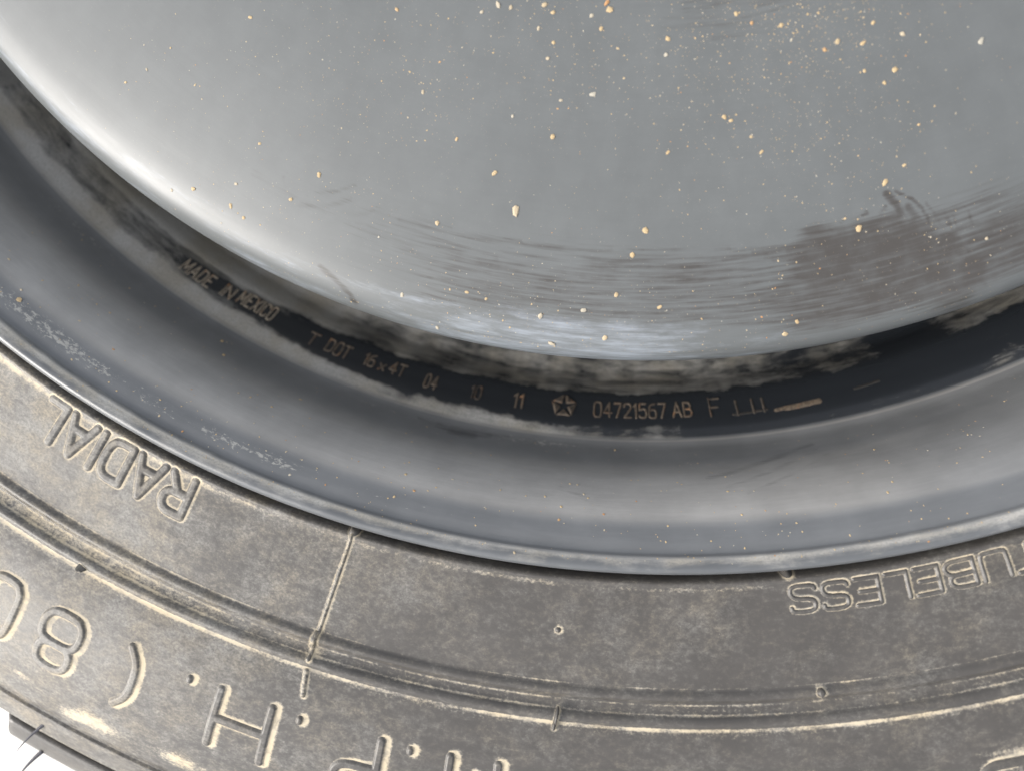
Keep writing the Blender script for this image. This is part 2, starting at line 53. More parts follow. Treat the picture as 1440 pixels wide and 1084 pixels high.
SMALL= [(11.35,117.9,0.30),(16.28,115.9,0.14),(11.40,118.9,0.08),(14.43,120.2,0.29),(14.65,121.0,0.08),(21.85,118.5,0.23),(12.60,116.5,0.11),(11.20,119.4,0.14),(19.20,117.0,0.14),(10.39,120.2,0.08),(12.38,119.4,0.08),(16.98,121.3,0.22),(17.16,118.2,0.10),(12.80,120.9,0.21),(11.20,116.7,0.10),(11.60,117.8,0.13),(20.75,121.6,0.13),(15.43,117.4,0.12),(13.54,121.3,0.08),(18.41,120.6,0.15),(16.39,122.3,0.23),(14.23,119.5,0.16),(9.98,121.3,0.10),(8.99,123.3,0.13),(9.29,122.8,0.12),(17.48,118.8,0.13),(7.69,112.4,0.09),(13.22,121.3,0.37),(9.87,120.7,0.11),(13.36,115.0,0.08),(11.03,115.0,0.14),(10.99,121.7,0.15),(14.00,122.5,0.18),(13.52,118.9,0.14),(17.14,123.0,0.17),(16.52,119.1,0.18),(8.50,121.3,0.15),(14.18,121.1,0.14),(12.56,122.1,0.15),(10.33,119.4,0.08),(19.33,121.6,0.15),(20.59,129.0,0.15),(15.56,123.1,0.30),(13.14,119.4,0.25),(14.44,121.6,0.19),(9.68,115.6,0.08),(12.51,122.5,0.09),(17.62,123.9,0.14),(13.58,119.5,0.10),(12.63,118.8,0.19),(16.55,118.5,0.21),(10.90,117.8,0.17),(13.57,118.9,0.16),(11.78,116.8,0.13),(16.96,120.5,0.34),(14.98,111.7,0.12),(19.30,122.1,0.12),(10.39,121.8,0.22),(15.87,121.4,0.27),(16.76,117.3,0.20),(14.25,119.2,0.20),(14.27,111.5,0.29),(17.22,120.6,0.12),(14.68,116.1,0.16),(12.89,118.0,0.09),(11.10,121.4,0.26),(15.40,119.8,0.10),(15.78,124.6,0.08),(18.24,115.5,0.12),(15.26,116.2,0.08),(14.12,121.8,0.12),(18.43,119.5,0.31),(14.00,120.0,0.19),(14.42,124.6,0.37),(15.56,119.6,0.08),(10.96,118.3,0.14),(13.49,119.2,0.18),(8.90,115.0,0.24),(16.66,119.1,0.26),(11.27,117.7,0.08),(21.42,128.6,0.23),(20.86,128.8,0.15),(22.81,128.7,0.13),(18.14,131.6,0.22),(25.30,131.4,0.25),(15.62,129.0,0.15),(24.21,135.0,0.12),(20.35,130.3,0.13),(17.83,120.7,0.37),(18.42,133.0,0.09),(14.35,123.8,0.14),(22.10,123.1,0.19),(24.67,125.7,0.22),(14.63,127.1,0.17),(25.28,127.7,0.16),(23.15,122.8,0.15),(15.46,120.9,0.20),(19.55,143.9,0.27),(23.27,129.3,0.13),(20.48,113.8,0.31),(16.42,119.1,0.12),(20.85,136.3,0.12),(20.07,127.5,0.09),(19.01,127.3,0.08),(23.63,120.5,0.16),(14.70,119.7,0.11),(21.84,121.1,0.13),(24.54,126.8,0.14),(21.20,124.9,0.18),(15.51,129.5,0.15),(14.22,133.3,0.14),(17.77,120.6,0.12),(17.89,127.4,0.24),(13.38,122.0,0.25),(18.79,129.5,0.29),(19.31,130.2,0.14),(23.94,137.4,0.10),(21.12,121.2,0.23),(20.91,127.3,0.12),(11.15,128.0,0.14),(16.77,130.2,0.11),(16.40,121.2,0.08),(27.05,132.2,0.12),(18.15,126.5,0.09),(21.41,115.7,0.14),(23.20,115.6,0.08),(17.53,125.5,0.10),(19.21,128.0,0.08),(18.24,117.7,0.08),(8.10,127.9,0.13),(26.16,122.1,0.11),(19.10,125.0,0.17),(18.64,121.8,0.08),(13.45,133.8,0.19),(23.31,125.4,0.12),(14.27,126.0,0.14),(18.59,136.9,0.09),(21.63,119.1,0.22),(16.22,124.2,0.14),(23.94,129.6,0.11),(13.20,125.0,0.09),(15.97,124.3,0.18),(14.86,128.1,0.30),(11.70,131.1,0.36),(15.36,128.0,0.08),(19.38,124.4,0.16),(14.69,118.8,0.11),(15.43,120.3,0.12),(13.59,122.4,0.17),(8.62,123.0,0.10),(14.00,115.0,0.09),(14.76,125.8,0.08),(22.22,123.0,0.18),(22.72,120.8,0.22),(26.12,128.9,0.18),(17.40,125.9,0.13),(15.79,129.2,0.21),(17.34,135.1,0.23),(21.26,123.7,0.33),(22.44,133.4,0.09),(15.64,148.4,0.25),(16.45,144.5,0.19),(13.47,145.2,0.12),(17.98,143.6,0.08),(14.48,142.2,0.15),(16.26,149.6,0.12),(13.95,139.6,0.13),(16.59,150.5,0.18),(20.13,149.4,0.13),(20.53,144.1,0.16),(14.45,142.6,0.12),(17.75,155.4,0.37),(20.37,145.4,0.21),(18.39,140.4,0.14),(16.98,139.6,0.27),(16.06,139.7,0.20),(15.86,135.5,0.10),(18.67,146.8,0.16),(16.46,137.4,0.22),(13.25,140.2,0.08),(16.33,142.1,0.25),(8.70,148.6,0.10),(17.97,149.1,0.10),(17.02,146.6,0.14),(15.27,143.7,0.15),(12.72,149.9,0.16),(10.42,135.4,0.31),(21.85,148.7,0.08),(16.42,149.9,0.17),(16.86,138.8,0.21),(16.78,145.5,0.18),(22.06,148.4,0.16),(11.98,148.2,0.22),(18.59,130.3,0.11),(16.93,156.9,0.19),(19.41,150.4,0.27),(14.47,136.9,0.09),(16.84,141.2,0.15),(14.47,142.8,0.10),(23.78,145.2,0.37),(22.86,140.1,0.22),(20.06,135.8,0.19),(17.10,145.8,0.10),(17.15,146.2,0.13),(15.78,141.8,0.09),(19.84,129.2,0.29),(17.48,146.8,0.21),(13.22,156.0,0.09),(18.69,146.6,0.26),(18.12,135.3,0.17),(10.13,139.2,0.12),(22.07,145.3,0.12),(15.57,137.3,0.11),(19.88,136.9,0.13),(13.17,140.4,0.15),(13.99,138.2,0.15),(19.21,150.8,0.14),(15.08,132.1,0.20),(21.21,148.6,0.29),(-18.18,127.1,0.29),(-21.51,138.4,0.17),(-10.94,138.9,0.10),(-23.39,130.9,0.12),(-15.25,130.4,0.11),(-29.67,144.8,0.17),(-24.74,130.1,0.32),(-4.09,131.1,0.19),(-13.04,122.6,0.18),(-16.05,125.0,0.14),(-13.61,134.0,0.09),(8.68,115.2,0.12),(-5.94,117.0,0.11),(-19.45,123.4,0.13),(-8.89,129.4,0.28),(-0.53,129.9,0.14),(-5.07,115.5,0.14),(-0.61,128.1,0.08),(-17.77,137.4,0.19),(-5.18,109.8,0.08),(-17.09,121.6,0.14),(-13.23,129.6,0.14),(-8.09,130.3,0.15),(-22.15,145.1,0.16),(-9.72,126.3,0.08),(-9.00,119.6,0.08),(-2.23,120.3,0.16),(-4.75,135.5,0.08),(-19.12,136.8,0.11),(-38.58,161.6,0.16),(-6.41,125.4,0.12),(-11.79,125.7,0.11),(-11.05,128.4,0.09),(-4.03,129.2,0.21),(-35.13,154.0,0.14),(-21.34,138.2,0.08),(-2.46,125.5,0.11),(-0.73,125.8,0.17),(-23.82,140.4,0.27),(-4.56,113.2,0.27),(0.90,128.5,0.12),(-27.69,132.6,0.11),(-10.90,129.7,0.10),(-28.06,137.4,0.08),(-2.57,113.1,0.18),(-7.41,116.1,0.22),(-16.30,122.1,0.09),(-12.22,134.2,0.08),(-8.91,123.0,0.10),(-15.21,127.5,0.14),(-7.71,116.7,0.34),(-6.68,118.7,0.08),(-14.83,124.2,0.20),(-6.45,138.0,0.13),(-7.33,120.4,0.12),(-0.27,120.9,0.13),(-16.64,131.6,0.19),(-16.29,119.5,0.17),(-21.35,130.2,0.16),(1.69,128.0,0.34),(9.03,115.7,0.11),(-10.84,132.7,0.11),(-15.47,136.7,0.09),(-11.14,133.9,0.13),(-7.23,122.7,0.08),(-19.14,129.1,0.12),(-13.69,129.7,0.16),(-13.34,122.8,0.12),(-18.58,125.1,0.26),(-29.83,144.9,0.08),(-19.02,136.6,0.12),(-2.93,114.4,0.12),(-20.60,131.3,0.12),(-18.55,129.9,0.22),(-14.18,126.3,0.11),(-23.96,121.9,0.08),(-10.60,120.2,0.08),(-19.92,135.3,0.15),(-12.12,138.1,0.37),(-25.11,143.3,0.09),(-27.65,134.5,0.21),(-18.29,125.6,0.26),(-10.18,123.9,0.32),(-10.57,119.4,0.09),(-17.39,130.9,0.22),(-6.21,124.4,0.08),(-5.40,123.9,0.09),(-23.84,137.7,0.17),(-7.55,114.4,0.34),(-28.92,141.8,0.26),(-5.29,115.7,0.19),(-2.71,127.9,0.09),(0.40,109.6,0.14),(-23.91,131.8,0.12),(-11.08,115.2,0.15),(-2.72,122.6,0.18),(-11.33,119.3,0.12),(-13.53,130.2,0.35),(0.10,118.2,0.11),(-2.47,126.0,0.08),(-12.14,144.2,0.17),(-9.76,126.0,0.10),(-25.54,130.1,0.15),(-15.66,133.5,0.31),(-8.33,130.4,0.12),(-18.75,157.8,0.20),(-14.05,139.5,0.08),(-14.86,130.6,0.13),(-18.18,146.3,0.20),(-16.24,131.8,0.22),(-21.33,152.2,0.11),(-20.32,144.2,0.08),(-16.34,148.6,0.20),(-16.09,149.3,0.18),(-10.88,142.3,0.11),(-18.26,140.9,0.12),(-16.84,147.7,0.20),(-16.50,145.9,0.10),(-20.37,133.4,0.10),(-16.52,157.9,0.08),(-17.00,142.2,0.08),(-16.24,143.4,0.08),(-23.01,150.0,0.08),(-15.33,141.1,0.18),(-16.67,152.3,0.19),(-12.75,141.4,0.09),(-20.97,145.2,0.16),(-16.84,157.8,0.14),(-15.56,143.4,0.08),(-13.58,145.0,0.21),(-19.22,146.5,0.14),(-14.53,134.7,0.20),(-13.60,139.3,0.10),(-13.03,142.6,0.24),(-14.03,147.8,0.13),(-10.99,126.2,0.11),(7.35,117.6,0.31),(1.60,124.0,0.24),(2.66,121.4,0.15),(-2.71,127.8,0.10),(-7.85,119.1,0.15),(3.55,118.0,0.12),(-11.18,126.4,0.32),(-2.52,111.0,0.20),(-2.62,112.8,0.08),(15.86,127.9,0.14),(3.32,127.8,0.09),(8.24,117.1,0.22),(4.67,116.1,0.24),(6.80,129.5,0.12),(4.11,116.4,0.26),(-2.06,120.1,0.27),(6.79,121.6,0.17),(5.49,123.2,0.13),(-9.80,129.6,0.09),(15.32,124.2,0.37),(11.03,123.2,0.22),(-6.49,122.1,0.12),(3.01,109.3,0.08),(7.94,120.4,0.12),(2.21,116.2,0.11),(7.61,118.8,0.20),(-2.66,110.7,0.11),(1.65,113.8,0.12),(-0.53,124.4,0.21),(10.39,116.6,0.17),(11.46,121.8,0.14),(-2.37,124.2,0.15),(9.60,119.6,0.37),(2.39,113.1,0.16),(6.02,126.2,0.11),(-1.14,118.3,0.12),(-11.52,126.9,0.25),(-2.93,114.9,0.13),(-2.71,124.0,0.11),(7.04,113.5,0.08),(-8.84,114.3,0.17),(8.55,120.9,0.16),(-11.75,129.2,0.08),(11.12,133.2,0.15),(7.03,123.0,0.08),(-5.34,117.1,0.15),(8.53,120.7,0.24),(-1.09,112.5,0.14),(2.25,112.3,0.23),(-4.08,116.6,0.16),(-4.39,123.6,0.17),(5.95,119.7,0.11),(-2.32,121.5,0.27),(8.20,122.0,0.23),(12.25,114.9,0.14),(11.39,117.8,0.12),(7.24,119.0,0.25),(1.02,122.8,0.37),(11.15,114.2,0.09),(-3.87,120.2,0.08),(6.79,128.8,0.30),(-2.26,118.7,0.13),(-2.16,128.8,0.11),(-4.54,122.4,0.17),(12.77,129.3,0.13),(-11.00,126.6,0.21),(15.45,114.6,0.08),(12.83,129.7,0.26),(-7.36,148.5,0.11),(-34.80,160.7,0.15),(9.65,144.1,0.08),(-1.87,135.9,0.08),(-14.85,136.1,0.17),(-29.28,142.2,0.08),(-1.41,125.1,0.11),(5.70,127.0,0.08),(15.83,144.7,0.17),(-28.76,167.8,0.11),(30.46,138.6,0.18),(21.12,137.9,0.12),(-8.34,139.0,0.11),(-0.95,136.3,0.12),(7.18,136.3,0.12),(-13.31,135.6,0.13),(-15.89,122.2,0.15),(7.49,137.4,0.10),(3.75,136.6,0.09),(2.73,126.8,0.12),(-4.04,127.3,0.08),(-5.47,116.1,0.13),(6.34,126.3,0.11),(-5.70,136.7,0.10),(-21.98,148.7,0.29),(-8.34,142.7,0.10),(-9.10,132.6,0.08),(-10.12,129.7,0.08),(-11.21,136.4,0.15),(-3.49,115.5,0.10),(-15.93,124.0,0.11),(17.91,121.8,0.12),(28.99,140.7,0.09),(-4.07,131.8,0.15),(-0.03,154.9,0.19),(-18.01,142.2,0.19),(-12.03,133.1,0.26),(2.74,135.8,0.09),(19.54,129.5,0.19),(24.12,125.2,0.24),(-1.37,144.8,0.12),(-19.31,158.2,0.18),(-6.83,117.8,0.27),(-14.34,133.4,0.11),(-5.84,139.3,0.14),(-9.37,126.2,0.29),(27.55,138.9,0.10),(-2.16,110.7,0.16),(-0.93,132.4,0.30),(29.84,151.1,0.12),(14.59,146.8,0.09),(-23.23,140.7,0.08),(-26.71,173.1,0.08),(11.88,121.8,0.23),(0.45,141.3,0.08),(-0.97,123.4,0.21),(8.68,132.8,0.14),(-7.10,135.2,0.12),(-17.83,130.2,0.09),(16.77,117.6,0.26),(8.99,110.0,0.08),(-7.94,119.0,0.16),(13.31,136.4,0.13),(-9.48,151.9,0.12),(26.01,167.3,0.12),(0.41,151.6,0.11),(3.09,143.3,0.09),(1.79,132.1,0.12),(26.07,139.7,0.37),(9.77,123.0,0.17),(-20.80,153.6,0.20),(-31.55,150.9,0.18),(-5.69,120.0,0.24),(24.87,121.6,0.28),(-21.89,135.6,0.16),(-30.84,154.0,0.31),(3.56,148.5,0.22),(11.60,139.7,0.12),(-20.11,127.0,0.14),(-4.34,129.3,0.14),(-22.87,148.3,0.12),(-16.52,138.9,0.12),(-11.68,148.4,0.14),(-24.73,154.7,0.21),(6.83,114.4,0.22),(-5.99,133.3,0.15),(3.14,136.0,0.28),(-1.62,129.5,0.19),(-8.00,146.3,0.16),(9.53,124.9,0.23),(6.95,120.4,0.12),(-6.22,115.8,0.09),(3.86,136.3,0.26),(-33.63,154.8,0.08),(30.97,129.6,0.13),(29.41,163.1,0.10),(-27.71,154.0,0.19),(32.85,128.0,0.13),(22.06,142.0,0.14),(-19.32,147.6,0.26),(-18.46,144.8,0.12),(-1.25,141.7,0.14),(15.13,135.1,0.25),(-4.00,126.7,0.12),(-4.55,134.9,0.10),(-11.92,117.9,0.08),(7.29,135.0,0.22),(-3.34,134.1,0.33),(-23.35,148.8,0.29),(-10.37,120.7,0.14),(1.11,173.3,0.18),(4.62,171.5,0.10),(-2.74,175.7,0.30),(-2.70,177.8,0.33),(3.88,169.3,0.12),(2.69,171.9,0.14),(-7.19,175.7,0.11),(6.88,174.0,0.20),(-6.97,174.9,0.10),(-2.97,170.3,0.13),(-8.62,176.5,0.14),(-0.40,167.6,0.10),(-2.20,168.5,0.13),(0.11,175.8,0.23),(-2.14,174.7,0.19),(8.04,173.4,0.10),(4.54,175.6,0.15),(4.46,178.0,0.12),(-6.76,172.6,0.17),(7.51,171.5,0.32),(-5.49,176.3,0.14),(11.22,172.1,0.29),(-2.11,169.7,0.11),(-4.59,175.0,0.35),(0.82,171.2,0.11),(9.71,172.4,0.09),(1.75,173.1,0.14),(3.17,173.0,0.12),(7.77,167.3,0.09),(-3.38,170.0,0.27),(3.97,173.8,0.17),(-5.98,173.2,0.26),(-2.42,169.2,0.08),(8.75,172.2,0.15),(6.62,175.8,0.31),(6.33,175.2,0.20),(-1.72,171.8,0.20),(-5.82,178.0,0.10),(2.53,173.9,0.10),(-3.01,177.3,0.15),(4.09,171.2,0.15),(10.25,175.5,0.15),(0.78,169.1,0.18),(-11.08,176.8,0.20),(-6.81,174.5,0.14),(0.49,177.6,0.08),(-4.00,176.6,0.12),(-4.11,172.1,0.13),(4.88,176.7,0.17),(10.86,174.2,0.08),(5.63,166.5,0.14),(-0.86,169.9,0.13),(-5.40,175.8,0.13),(4.40,171.6,0.19),(-0.73,174.3,0.15),(4.11,165.7,0.09),(13.47,174.0,0.37),(2.97,174.3,0.12),(-2.59,174.6,0.21),(0.08,173.2,0.09),(-4.84,173.6,0.13),(-7.35,172.8,0.12),(-7.47,172.7,0.18),(-3.58,171.9,0.12),(-0.42,176.3,0.08),(8.62,173.9,0.13),(-1.73,174.1,0.11),(-5.48,171.0,0.26),(-9.96,177.1,0.20),(7.84,176.9,0.10),(-6.50,174.9,0.08),(4.43,166.9,0.12),(4.60,174.5,0.11),(4.57,175.3,0.08),(-5.41,176.5,0.15),(-5.09,173.9,0.34),(5.61,170.7,0.10),(12.55,173.1,0.20),(-7.33,175.7,0.15),(13.93,177.3,0.15),(-6.46,177.6,0.09),(-8.71,174.6,0.18),(-0.08,169.9,0.08),(-6.37,173.5,0.11),(-0.66,175.5,0.19),(-7.25,173.7,0.26),(-3.30,176.4,0.15),(-23.12,176.4,0.13),(-22.02,171.4,0.13),(-25.17,172.2,0.23),(-22.71,167.6,0.17),(-20.96,164.1,0.16),(-25.21,174.5,0.09),(-24.74,165.2,0.13),(-24.71,173.1,0.34),(-26.44,173.7,0.08),(-23.25,171.3,0.09),(-22.39,171.0,0.26),(-22.78,170.8,0.10),(-28.46,177.1,0.23),(-24.94,170.6,0.15),(-26.13,174.2,0.09),(-25.47,177.4,0.13),(-20.82,170.5,0.09),(-26.31,173.7,0.08),(-21.15,165.8,0.13),(-25.88,172.5,0.08),(-22.61,167.6,0.26),(-10.94,162.7,0.21),(-9.58,158.0,0.11),(-9.77,147.8,0.08),(1.67,127.8,0.18),(-4.32,149.4,0.32),(22.72,168.1,0.08),(13.23,145.7,0.14),(-13.79,139.4,0.14),(25.01,149.4,0.11),(-30.99,169.2,0.18),(16.06,131.8,0.19),(-7.70,131.0,0.17),(-18.92,153.4,0.09),(3.28,152.2,0.11),(-7.74,143.8,0.08),(10.30,167.8,0.13),(6.36,156.8,0.18),(16.09,141.2,0.14),(-13.73,174.3,0.13),(2.12,131.6,0.17),(19.99,164.3,0.22),(-3.75,166.1,0.14),(-7.74,151.5,0.10),(-4.73,169.1,0.11),(9.73,162.5,0.12),(-10.45,157.0,0.13),(-5.24,155.2,0.25),(26.34,167.4,0.14),(-6.32,173.3,0.11),(10.84,131.4,0.09),(3.68,172.8,0.12),(6.48,136.3,0.17),(9.54,165.1,0.09),(18.10,135.3,0.11),(-0.09,149.0,0.17),(-25.88,171.8,0.12),(-12.21,152.4,0.17),(0.91,144.2,0.19),(-2.51,168.9,0.17),(13.65,163.0,0.25),(-1.67,170.5,0.10),(13.07,163.2,0.15),(-9.62,137.1,0.09),(7.58,155.0,0.18),(-13.49,164.2,0.23),(10.68,153.1,0.21),(30.86,150.1,0.28),(4.36,165.5,0.11),(14.38,146.6,0.13),(22.09,161.6,0.09),(26.30,165.5,0.11),(14.22,143.3,0.31),(-13.29,151.4,0.08),(12.18,167.1,0.22),(29.31,168.8,0.12),(22.43,152.1,0.17),(2.38,142.3,0.14),(23.64,176.9,0.16),(14.55,164.5,0.11),(22.79,167.3,0.08),(14.00,144.2,0.34),(26.04,137.2,0.24),(15.21,161.0,0.08),(-14.34,164.2,0.35),(11.91,156.3,0.11),(3.90,169.1,0.10),(13.46,152.9,0.10),(4.84,130.5,0.15),(7.15,129.0,0.16),(9.32,143.5,0.16),(-4.79,150.5,0.13),(14.45,145.0,0.16),(9.62,160.0,0.12),(19.64,156.3,0.15),(8.73,143.7,0.09),(14.76,163.8,0.14),(24.62,164.0,0.18),(22.19,170.9,0.13),(-8.90,143.5,0.09),(22.49,164.9,0.18),(-9.67,172.9,0.14),(17.88,142.4,0.14),(-1.83,157.7,0.19),(5.12,158.9,0.18),(7.47,148.3,0.08),(22.57,163.1,0.13),(11.59,145.7,0.12),(16.69,133.2,0.13),(12.75,130.6,0.09),(12.51,164.4,0.10),(26.73,164.4,0.15),(14.88,146.9,0.11),(8.65,137.3,0.11),(-30.63,164.0,0.18),(22.91,170.6,0.10),(9.99,139.1,0.09),(22.41,154.7,0.12),(10.87,167.7,0.15),(5.20,157.7,0.14),(4.10,120.0,0.10),(7.35,138.1,0.34),(-3.02,162.2,0.18),(-15.57,162.4,0.23),(-8.83,170.1,0.37),(-17.16,176.9,0.27),(-19.97,175.8,0.11),(-12.87,162.7,0.18),(-18.18,173.5,0.17),(-19.32,173.3,0.14),(-18.01,175.6,0.11),(-15.88,169.9,0.11),(-21.86,167.9,0.11),(-14.33,167.8,0.28),(-20.82,174.7,0.08),(-12.62,160.6,0.17),(-10.94,170.8,0.15),(-9.08,163.3,0.08),(-13.07,168.0,0.11),(-15.02,173.0,0.08),(-19.05,166.1,0.16),(-16.87,176.4,0.22),(-15.64,173.1,0.14),(-15.35,163.4,0.08),(-12.64,175.5,0.15),(-21.71,174.2,0.19),(-15.22,177.9,0.31),(-11.42,166.0,0.23),(-14.24,170.8,0.16),(-17.37,167.1,0.17),(-19.77,175.4,0.21),(-14.24,159.3,0.11),(-18.44,176.4,0.09),(-19.92,174.0,0.17),(15.07,164.9,0.24),(24.83,168.9,0.30),(18.96,170.4,0.18),(20.43,173.6,0.15),(22.66,174.6,0.11),(17.53,162.2,0.13),(22.15,174.7,0.12),(21.57,168.3,0.15),(21.56,169.6,0.25),(23.43,171.9,0.18),(20.61,173.3,0.16),(23.97,176.5,0.16),(25.41,171.0,0.19),(14.88,167.8,0.08),(16.48,167.8,0.09),(20.52,154.2,0.26),(12.50,162.2,0.30),(23.48,173.8,0.12),(19.41,172.5,0.22),(25.04,162.3,0.21),(22.57,165.6,0.21),(20.03,176.4,0.24),(18.59,166.9,0.11),(23.73,174.8,0.10),(17.73,161.3,0.16),(17.70,163.2,0.09),(18.28,160.1,0.28),(21.79,169.3,0.08),(20.50,175.9,0.10),(22.26,169.3,0.17),(20.23,162.7,0.09),(19.90,166.2,0.11),(21.82,163.5,0.21),(18.17,162.2,0.14),(23.82,131.9,0.12),(3.95,132.6,0.16),(11.58,127.8,0.16),(16.82,129.5,0.12),(7.40,125.0,0.24),(4.91,131.8,0.22),(8.03,136.1,0.19),(2.06,139.5,0.09),(12.89,116.8,0.08),(9.30,146.5,0.37),(26.02,154.9,0.24),(15.85,140.0,0.12),(8.52,135.0,0.17),(7.75,119.1,0.10),(31.89,140.6,0.27),(18.33,145.8,0.11),(23.52,141.9,0.11),(7.00,129.3,0.36),(3.02,123.7,0.14),(15.43,122.8,0.09),(7.87,137.3,0.13),(10.02,133.1,0.15),(18.06,127.4,0.14),(7.27,137.7,0.20),(9.68,142.8,0.13),(20.57,132.6,0.12),(1.52,120.3,0.12),(-2.49,130.6,0.21),(14.85,134.9,0.19),(7.94,126.0,0.20),(10.37,141.1,0.11),(15.12,145.5,0.14),(20.61,152.3,0.08),(29.62,128.2,0.37),(5.81,109.6,0.08),(15.16,123.1,0.11),(20.05,125.9,0.17),(21.39,118.3,0.08),(12.96,132.1,0.16),(-2.24,122.4,0.17),(14.62,145.7,0.12),(6.97,121.0,0.09),(-1.25,147.7,0.11),(6.97,124.2,0.18),(12.51,124.2,0.22),(13.25,130.2,0.14),(18.28,141.7,0.13),(20.02,114.0,0.19),(5.84,123.9,0.12),(23.11,136.5,0.13),(16.75,113.6,0.12),(16.48,123.6,0.18),(6.51,115.4,0.21),(11.64,139.1,0.15),(4.46,140.3,0.17),(14.43,129.0,0.09),(19.88,144.2,0.15),(7.73,144.4,0.10),(6.68,152.3,0.19),(17.08,141.8,0.37),(14.18,138.2,0.10),(12.95,117.7,0.12),(11.49,139.3,0.26),(7.57,120.6,0.16),(6.11,147.8,0.25),(5.44,133.0,0.25),(5.88,126.1,0.14),(19.85,141.1,0.13),(13.86,133.3,0.15),(14.67,135.6,0.19),(11.91,129.3,0.12),(0.98,125.7,0.31),(11.06,136.7,0.21),(8.47,127.5,0.18),(5.45,139.2,0.19),(12.88,134.5,0.19),(15.37,123.9,0.11),(8.90,126.8,0.08),(-1.04,129.9,0.14),(-24.02,129.0,0.12),(-19.44,133.2,0.11),(-10.11,115.3,0.10),(-33.88,151.2,0.37),(-33.03,152.2,0.11),(-29.17,157.5,0.12),(-14.65,146.3,0.12),(-14.85,122.4,0.17),(-17.75,126.2,0.14),(-19.87,143.4,0.17),(-8.25,128.6,0.25),(-7.44,124.1,0.12),(-30.66,159.5,0.28),(-38.57,156.6,0.11),(-6.28,125.9,0.18),(-31.50,162.9,0.09),(-26.49,135.2,0.14),(-24.94,145.9,0.16),(-10.18,124.4,0.27),(-21.96,138.5,0.17),(-20.93,147.4,0.21),(-18.94,139.8,0.08),(-15.97,145.2,0.18),(-23.02,133.2,0.17),(-19.10,125.0,0.12),(-26.08,158.0,0.12),(-36.82,165.3,0.27),(-26.27,140.8,0.16),(-10.97,128.9,0.13),(-22.35,132.9,0.08),(-23.80,138.5,0.17),(-22.53,145.8,0.09),(-23.33,132.6,0.17),(-25.03,160.6,0.10),(-40.09,172.3,0.12),(-30.87,154.2,0.30),(-27.02,138.8,0.27),(-15.75,134.1,0.11),(-20.21,131.1,0.11),(-29.89,155.6,0.28),(20.37,124.0,0.08),(20.72,119.9,0.21),(22.49,121.0,0.10),(20.76,120.2,0.09),(19.08,121.0,0.10),(18.95,119.8,0.13),(20.51,121.5,0.23),(19.85,121.4,0.18),(19.71,122.9,0.19),(21.56,121.4,0.13),(21.01,123.4,0.10),(19.89,119.7,0.08),(21.87,122.7,0.18),(21.88,122.7,0.15),(19.12,120.2,0.17),(22.14,124.3,0.10),(19.35,122.0,0.17),(21.17,122.6,0.25),(20.67,123.8,0.18),(20.68,120.7,0.17),(21.67,123.0,0.09),(18.05,120.1,0.31),(19.10,120.4,0.15),(21.93,121.7,0.15),(21.08,120.9,0.17),(19.13,121.3,0.19),(20.80,120.6,0.19),(21.46,122.8,0.21),(20.02,120.6,0.13),(21.05,123.4,0.11),(20.77,122.3,0.12),(18.00,118.3,0.22),(18.70,118.5,0.08),(19.86,123.0,0.17),(19.91,121.1,0.17),(20.77,119.9,0.24),(21.85,121.5,0.13),(21.03,122.6,0.12),(20.37,124.0,0.13),(21.77,123.1,0.09)]
RIMG= [(-33.63,212.1,0.86),(-24.51,199.8,0.65),(-23.41,201.5,0.72),(-20.49,205.4,0.43),(-19.76,205.2,0.43),(-17.41,202.4,0.43),(-16.02,204.5,0.29),(0.50,205.2,0.43),(-1.28,207.7,0.36),(1.14,207.3,0.36),(17.07,209.4,0.36),(-7.34,209.4,0.29),(-9.68,213.3,0.29),(-6.59,207.4,0.29),(22.45,207.6,0.29),(-36.19,208.2,0.43),(-34.07,210.6,0.43),(-33.97,207.3,0.29),(-29.97,205.0,0.36),(-28.95,204.3,0.36),(-32.69,204.6,0.43),(7.58,214.2,0.29),(12.05,212.1,0.29),(14.48,215.4,0.29),(5.27,205.6,0.29),(10.37,206.2,0.29),(2.08,212.6,0.29),(21.12,207.4,0.29),(18.04,205.0,0.29),(-27.72,209.4,0.36),(-26.70,202.7,0.29),(-9.33,206.3,0.29),(-4.92,202.3,0.29),(-9.53,200.0,0.29)]
